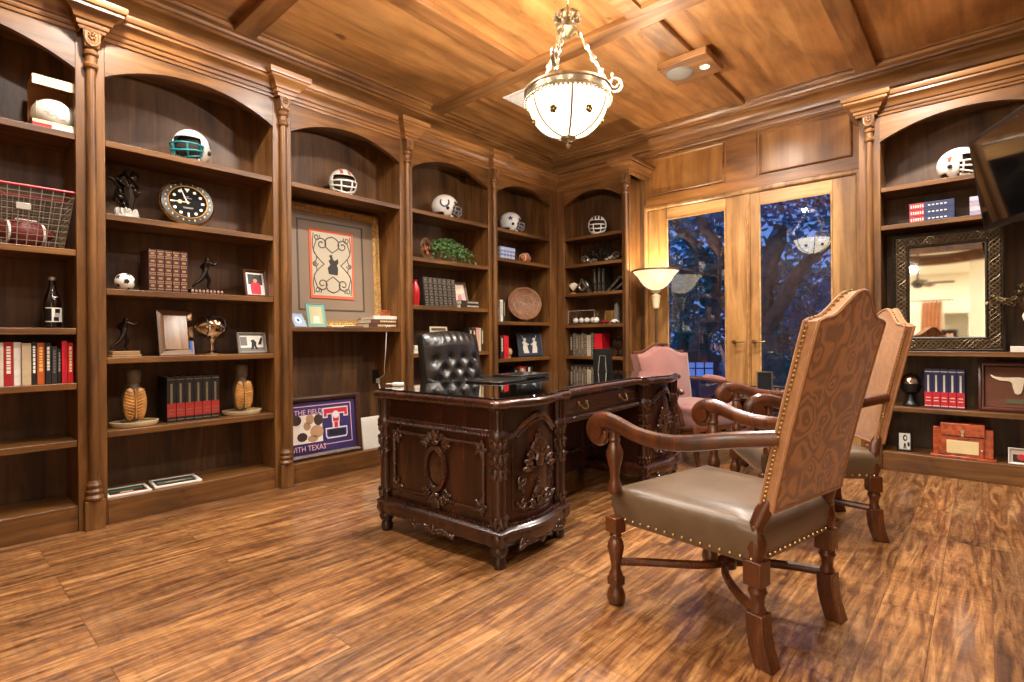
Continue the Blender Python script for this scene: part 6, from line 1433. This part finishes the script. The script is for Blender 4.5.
book('white book lying on the shelf beside the mirror frame, below the dried leaves', 'B', 3.985, .03, .932, .04, .14, .05, '#d8d2c4', None, None, flat=True)
t = thing('trophy', 'black and silver trophy with helmet-shaped top, left of the navy volumes', 'trophy'); obj('pedestal', MB().lathe([(.055, 0), (.058, .012), (.045, .02), (.03, .05), (.025, .09), (.05, .11)], n=24), BLACK, t); b = MB().lathe([(.03, .105), (.055, .115), (.068, .15), (.066, .18)], n=24); obj('cup', b, BLACK, t); b = MB().lathe([(.068, .178), (.064, .21), (.045, .24), (.02, .255), (.001, .258)], n=24); obj('silver_dome', b, CHR, t); place(t, 'B', 3.345, .14, .499)
for i in range(5): book(f'navy volume with a red lower band, {["leftmost", "second from the left", "middle one", "fourth from the left", "rightmost"][i]} of five below the mirror', 'B', 3.456+.0475*i, .09, .499, .0465, .295, .2, '#20264a', ('#b01c28', .03, .42), ('#c9c2b4', 'law'), group='navy and red volumes below the mirror')
t = thing('longhorn_plaque', 'dark framed display with a silver longhorn emblem, right of the navy volumes', 'framed display'); T = Matrix.Rotation(-radians(8), 4, 'X'); w, h = .42, .36
b = MB(); b.T = T; b.sweep([(0, 0), (0, -.035), (.012, -.04), (.02, -.03), (.028, -.03), (.036, -.012), (.04, 0)], [(-w/2, 0), (-w/2, h), (w/2, h), (w/2, 0)], closed=True, f=lambda a, z_, hh: (a, hh, z_)); obj('frame', b, mat('frame_cherry', '#4a1f14', .3, coat=.4), t); b = MB(); b.T = T; b.box(-w/2+.03, w/2-.03, -.006, 0, .03, h-.03); bd = obj('backing', b, mat('backing_brown', '#6a3a1e', .6, var=.15), t, smooth=False); b = MB(); b.T = T
for pg in HORNP: b.prism([(x*.078, h*.60+y*.085) for x, y in pg], -.018, -.006, 'xz')
obj('longhorn_emblem', b, mat('brushed_silver', '#cfc8ba', .25, .9), bd, smooth=False); b = MB(); b.T = T; b.box(-.06, .06, -.01, -.006, .06, .095); obj('engraved_plate', b, mat('plate_green', '#5a5a44', .4, .4), bd, bev=.001); place(t, 'B', 3.955, .12, .499)
pframe('tiny black frame with a black and white picture, bottom shelf left of the wooden box', 'B', 3.305, .11, .142, .10, .155, .014, '#14110f', ([mat('bw_white', '#d5d2ca', .5), BLACK], [(1, circ(.4, 14, .1, .4)), (0, circ(.2, 12, .15, .4)), (1, [(-.2, -.9), (-.1, -.2), (.2, -.3), (.35, -.9), (.15, -.9), (.1, -.5), (0, -.9)]), (1, rect(.5, .9, -.6, -.1))]), .1)
BURL = mat('burl_veneer', '#9c4422', .25, var=.55, vs=26, coat=.6)
t = thing('humidor', 'reddish burl wood humidor box with a cream panel, bottom shelf below the navy volumes', 'box')
obj('base', MB().box(-.185, .185, -.075, .13, 0, .02), BURL, t, bev=.004)
for sg in (-1, 1): obj('side_column', MB().box(sg*.14-.03, sg*.14+.03, -.055, .12, .02, .225), BURL, t, bev=.004)
bd = obj('box_body', MB().box(-.118, .118, -.07, .12, .02, .165), BURL, t, bev=.003); ld = obj('lid', MB().box(-.125, .125, -.078, .125, .168, .262), BURL, t, bev=.006)
obj('cream_panel', MB().box(-.09, .09, -.073, -.069, .04, .135), mat('cream_panel', '#d8c490', .5, var=.08), bd, bev=.002); obj('clasp', MB().lathe([(.012, -.088), (.016, -.082), (.016, -.077), (.008, -.076)], (0, 0, .205), 16, 'y').box(-.006, .006, -.084, -.077, .165, .20), mat('clasp_steel', '#c8c0b0', .2, 1), ld); obj('knob', MB().ell((.107, -.074, .075), (.005, .006, .006), 8, 6), CREAM, bd); place(t, 'B', 3.655, .10, .142)
pframe('small white framed photo with a red subject at the right end of the bottom shelf', 'B', 3.965, .06, .142, .13, .115, .014, '#cfcac0', ([mat('photo_beige', '#b8a894', .5), RED, BLACK], [(2, rect(-.8, .8, -.9, .3)), (1, circ(.5, 14, .1, -.1))]), 0)

# ---- things on the desk and the side table
def on_desk(t, x, y, rot=0, z=.7842): t.location = (x, y, z); t.rotation_euler = (0, 0, rot)
t = thing('notebook_computer', 'closed dark slim laptop lying on the glass desk top in front of the office chair', 'laptop'); obj('base', MB().box(-.17, .17, -.12, .12, .004, .018), mat('graphite', '#1a1a1b', .35, .2), t, bev=.004); obj('lid', MB().box(-.17, .17, -.12, .12, .0195, .03), mat('dark_lid', '#2a2928', .25, .3, coat=.3), t, bev=.004)
b = MB(); 
for sx in (-.14, .14):
    for sy in (-.09, .09): b.lathe([(.01, 0), (.01, .005)], (sx, sy, 0), 10)
obj('rubber_foot', b, BLACK, t); on_desk(t, 1.40, -2.30, R90+.1)
t = thing('leather_folder', 'thin black leather folder beside the laptop on the glass desk top', 'folder'); obj('cover', MB().box(-.13, .13, -.16, .16, 0, .012), BL, t, bev=.005); obj('page_block', MB().box(-.12, .131, -.15, .15, .003, .009), BLACK, t, smooth=False); on_desk(t, 1.47, -2.62, .15)
t = thing('paper_note', 'small white paper note at the back edge of the glass desk top', 'paper'); obj('sheet', MB().box(-.05, .05, -.03, .03, 0, .004), WHITE, t); obj('fold', MB().box(-.05, .0, -.03, .03, .004, .008), WHITE, t); on_desk(t, 1.25, -2.23, .3)
t = thing('picture_easel', 'black photo frame on an easel back, seen from behind on the desk', 'picture frame'); T = Matrix.Rotation(-radians(14), 4, 'X'); b = MB(); b.T = T; b.sweep([(0, 0), (0, -.016), (.015, -.018), (.018, 0)], [(-.075, .0), (-.075, .185), (.075, .185), (.075, .0)], closed=True, f=lambda a, z_, hh: (a, hh, z_)); b.box(-.07, .07, -.004, .003, .006, .18); obj('frame', b, BLACK, t)
p = T @ Vector((0, .004, .13)); b = MB().tube([(-.022, p.y, p.z), (-.032, p.y+.06, .003)], .0028, 6); b.tube([(.022, p.y, p.z), (.032, p.y+.06, .003)], .0028, 6); b.tube([(-.022, p.y, p.z), (.022, p.y, p.z)], .0028, 6); obj('easel_strut', b, mat('strut_grey', '#6a655c', .4, .4), t); b = MB(); b.T = T; b.box(-.06, .06, -.006, -.0045, .015, .17); obj('photograph', b, mat('photo_grey', '#7a746a', .4), t, smooth=False); on_desk(t, 1.47, -1.37, pi+.5)
t = thing('desk_clip', 'small white adapter with a cable on the near left corner of the desk', 'adapter'); obj('adapter_body', MB().box(-.03, .03, -.02, .02, 0, .022), WHITE, t, bev=.006); obj('cord', MB().tube(bez([(-.03, 0, .01), (-.055, -.0, .012), (-.075, -.01, .012)], 5), .003, 6), WHITE, t); on_desk(t, 1.24, -3.21, .4)
t = thing('table_easel', 'thin metal photo easel frame standing on the round side table', 'picture frame'); b = MB().sweep([(0, 0), (0, -.008), (.008, -.008), (.008, 0)], [(-.055, .006), (-.055, .17), (.055, .17), (.055, .006)], closed=True, f=lambda a, z_, hh: (a, hh+.004, z_)); obj('frame', b, mat('thin_steel', '#8a8478', .3, .8), t); obj('photograph', MB().box(-.048, .048, .001, .004, .012, .163), mat('photo_dusk', '#1a2024', .3), t, smooth=False); b = MB().tube([(0, .004, .12), (0, .06, .003)], .004, 6); obj('easel_strut', b, IRON, t); t.location = (2.53, -.78, .6178); t.rotation_euler = (0, 0, .45)
# ------------------------------------------------------------------ lights
def light(name, kind, loc, energy, col=(1, .82, .6), size=.1, rot=(0, 0, 0), spot=None, blend=.6, sy=None):
    d = bpy.data.lights.new(name, kind); d.energy = energy; d.color = col
    if kind == 'AREA':
        d.size = size
        if sy: d.shape = 'RECTANGLE'; d.size_y = sy
    else: d.shadow_soft_size = size
    if spot: d.spot_size = spot; d.spot_blend = blend
    o = bpy.data.objects.new(name, d); COL.objects.link(o); o.location = loc; o.rotation_euler = rot; return o
WARM = (1, .915, .82); KL = 1.0
light('bowl_uplight', 'POINT', (CX, CY, 2.41), 520, WARM, .1)
light('torchiere_bulb', 'POINT', (1.215, .085, 1.70), 40, (1, .88, .72), .05)
unseen_cans = [(1.45, -4.55), (2.55, -4.45), (3.55, -4.35), (3.55, -2.55), (3.42, -.72), (.62, -4.3), (1.35, -2.95), (2.70, -2.05)]  # unseen downlights, added outside the view as fill; television one follows ceiling glare
names = ['added as fill near the closest bookcase end of the room', 'added as fill right above the camera side of the room', 'added as fill near the living room opening', 'added as fill over the right-hand wall', 'in the dark ceiling panel above the television', 'added as fill above the wire basket bookcase', 'added as fill over the office chair side of the desk', 'added as fill above the pair of visitor armchairs']
for i, (x, y) in enumerate(unseen_cans):
    canlight('round recessed downlight '+names[i], x, y)
    light('downlight', 'SPOT', (x, y, CH-.02), [110, 75, 75, 120, 260, 200, 260, 190][i]*KL, WARM, .06, spot=radians(165), blend=.7)
light('downlight', 'SPOT', (2.13, -.88, 3.19), 240*KL, WARM, .04, spot=radians(160), blend=.7)
for x, y in ((2.2, -7.2), (4.2, -7.2), (2.4, -9.8), (4.4, -9.8)): light('living_room_ceiling_light', 'AREA', (x, y, 2.97), 60, (1, .90, .76), .5)
w = bpy.data.worlds.new('dusk'); SC.world = w; w.use_nodes = True
w.node_tree.nodes['Background'].inputs[0].default_value = (.18, .36, .95, 1); w.node_tree.nodes['Background'].inputs[1].default_value = .95

# ------------------------------------------------------------------ camera
cd = bpy.data.cameras.new('camera'); cam = bpy.data.objects.new('camera', cd); COL.objects.link(cam)
yaw, roll, F_ = radians(41.6248), radians(-.45239), 530.41
rt = Vector((cos(yaw), sin(yaw), 0)); fw = Vector((-sin(yaw), cos(yaw), 0)); up = Vector((0, 0, 1))
r_ = rt*cos(roll)+up*sin(roll); u_ = up*cos(roll)-rt*sin(roll)
cam.matrix_world = Matrix(((r_.x, u_.x, -fw.x, 3.7740), (r_.y, u_.y, -fw.y, -5.0662), (r_.z, u_.z, -fw.z, 1.0574), (0, 0, 0, 1)))
cd.sensor_width = 36; cd.lens = F_*36/1024; cd.shift_y = -(341-338.06)/1024; cd.clip_start = .05; cd.clip_end = 200
SC.camera = cam
SC.view_settings.view_transform = 'Standard'; SC.view_settings.look = 'None'; SC.view_settings.gamma = 1; SC.view_settings.use_curve_mapping = False
SC.view_settings.exposure = .2
SC.cycles.use_denoising = True
SC.cycles.max_bounces = 8; SC.cycles.diffuse_bounces = 5; SC.cycles.glossy_bounces = 4; SC.cycles.transparent_max_bounces = 12
SC.cycles.sample_clamp_indirect = 6
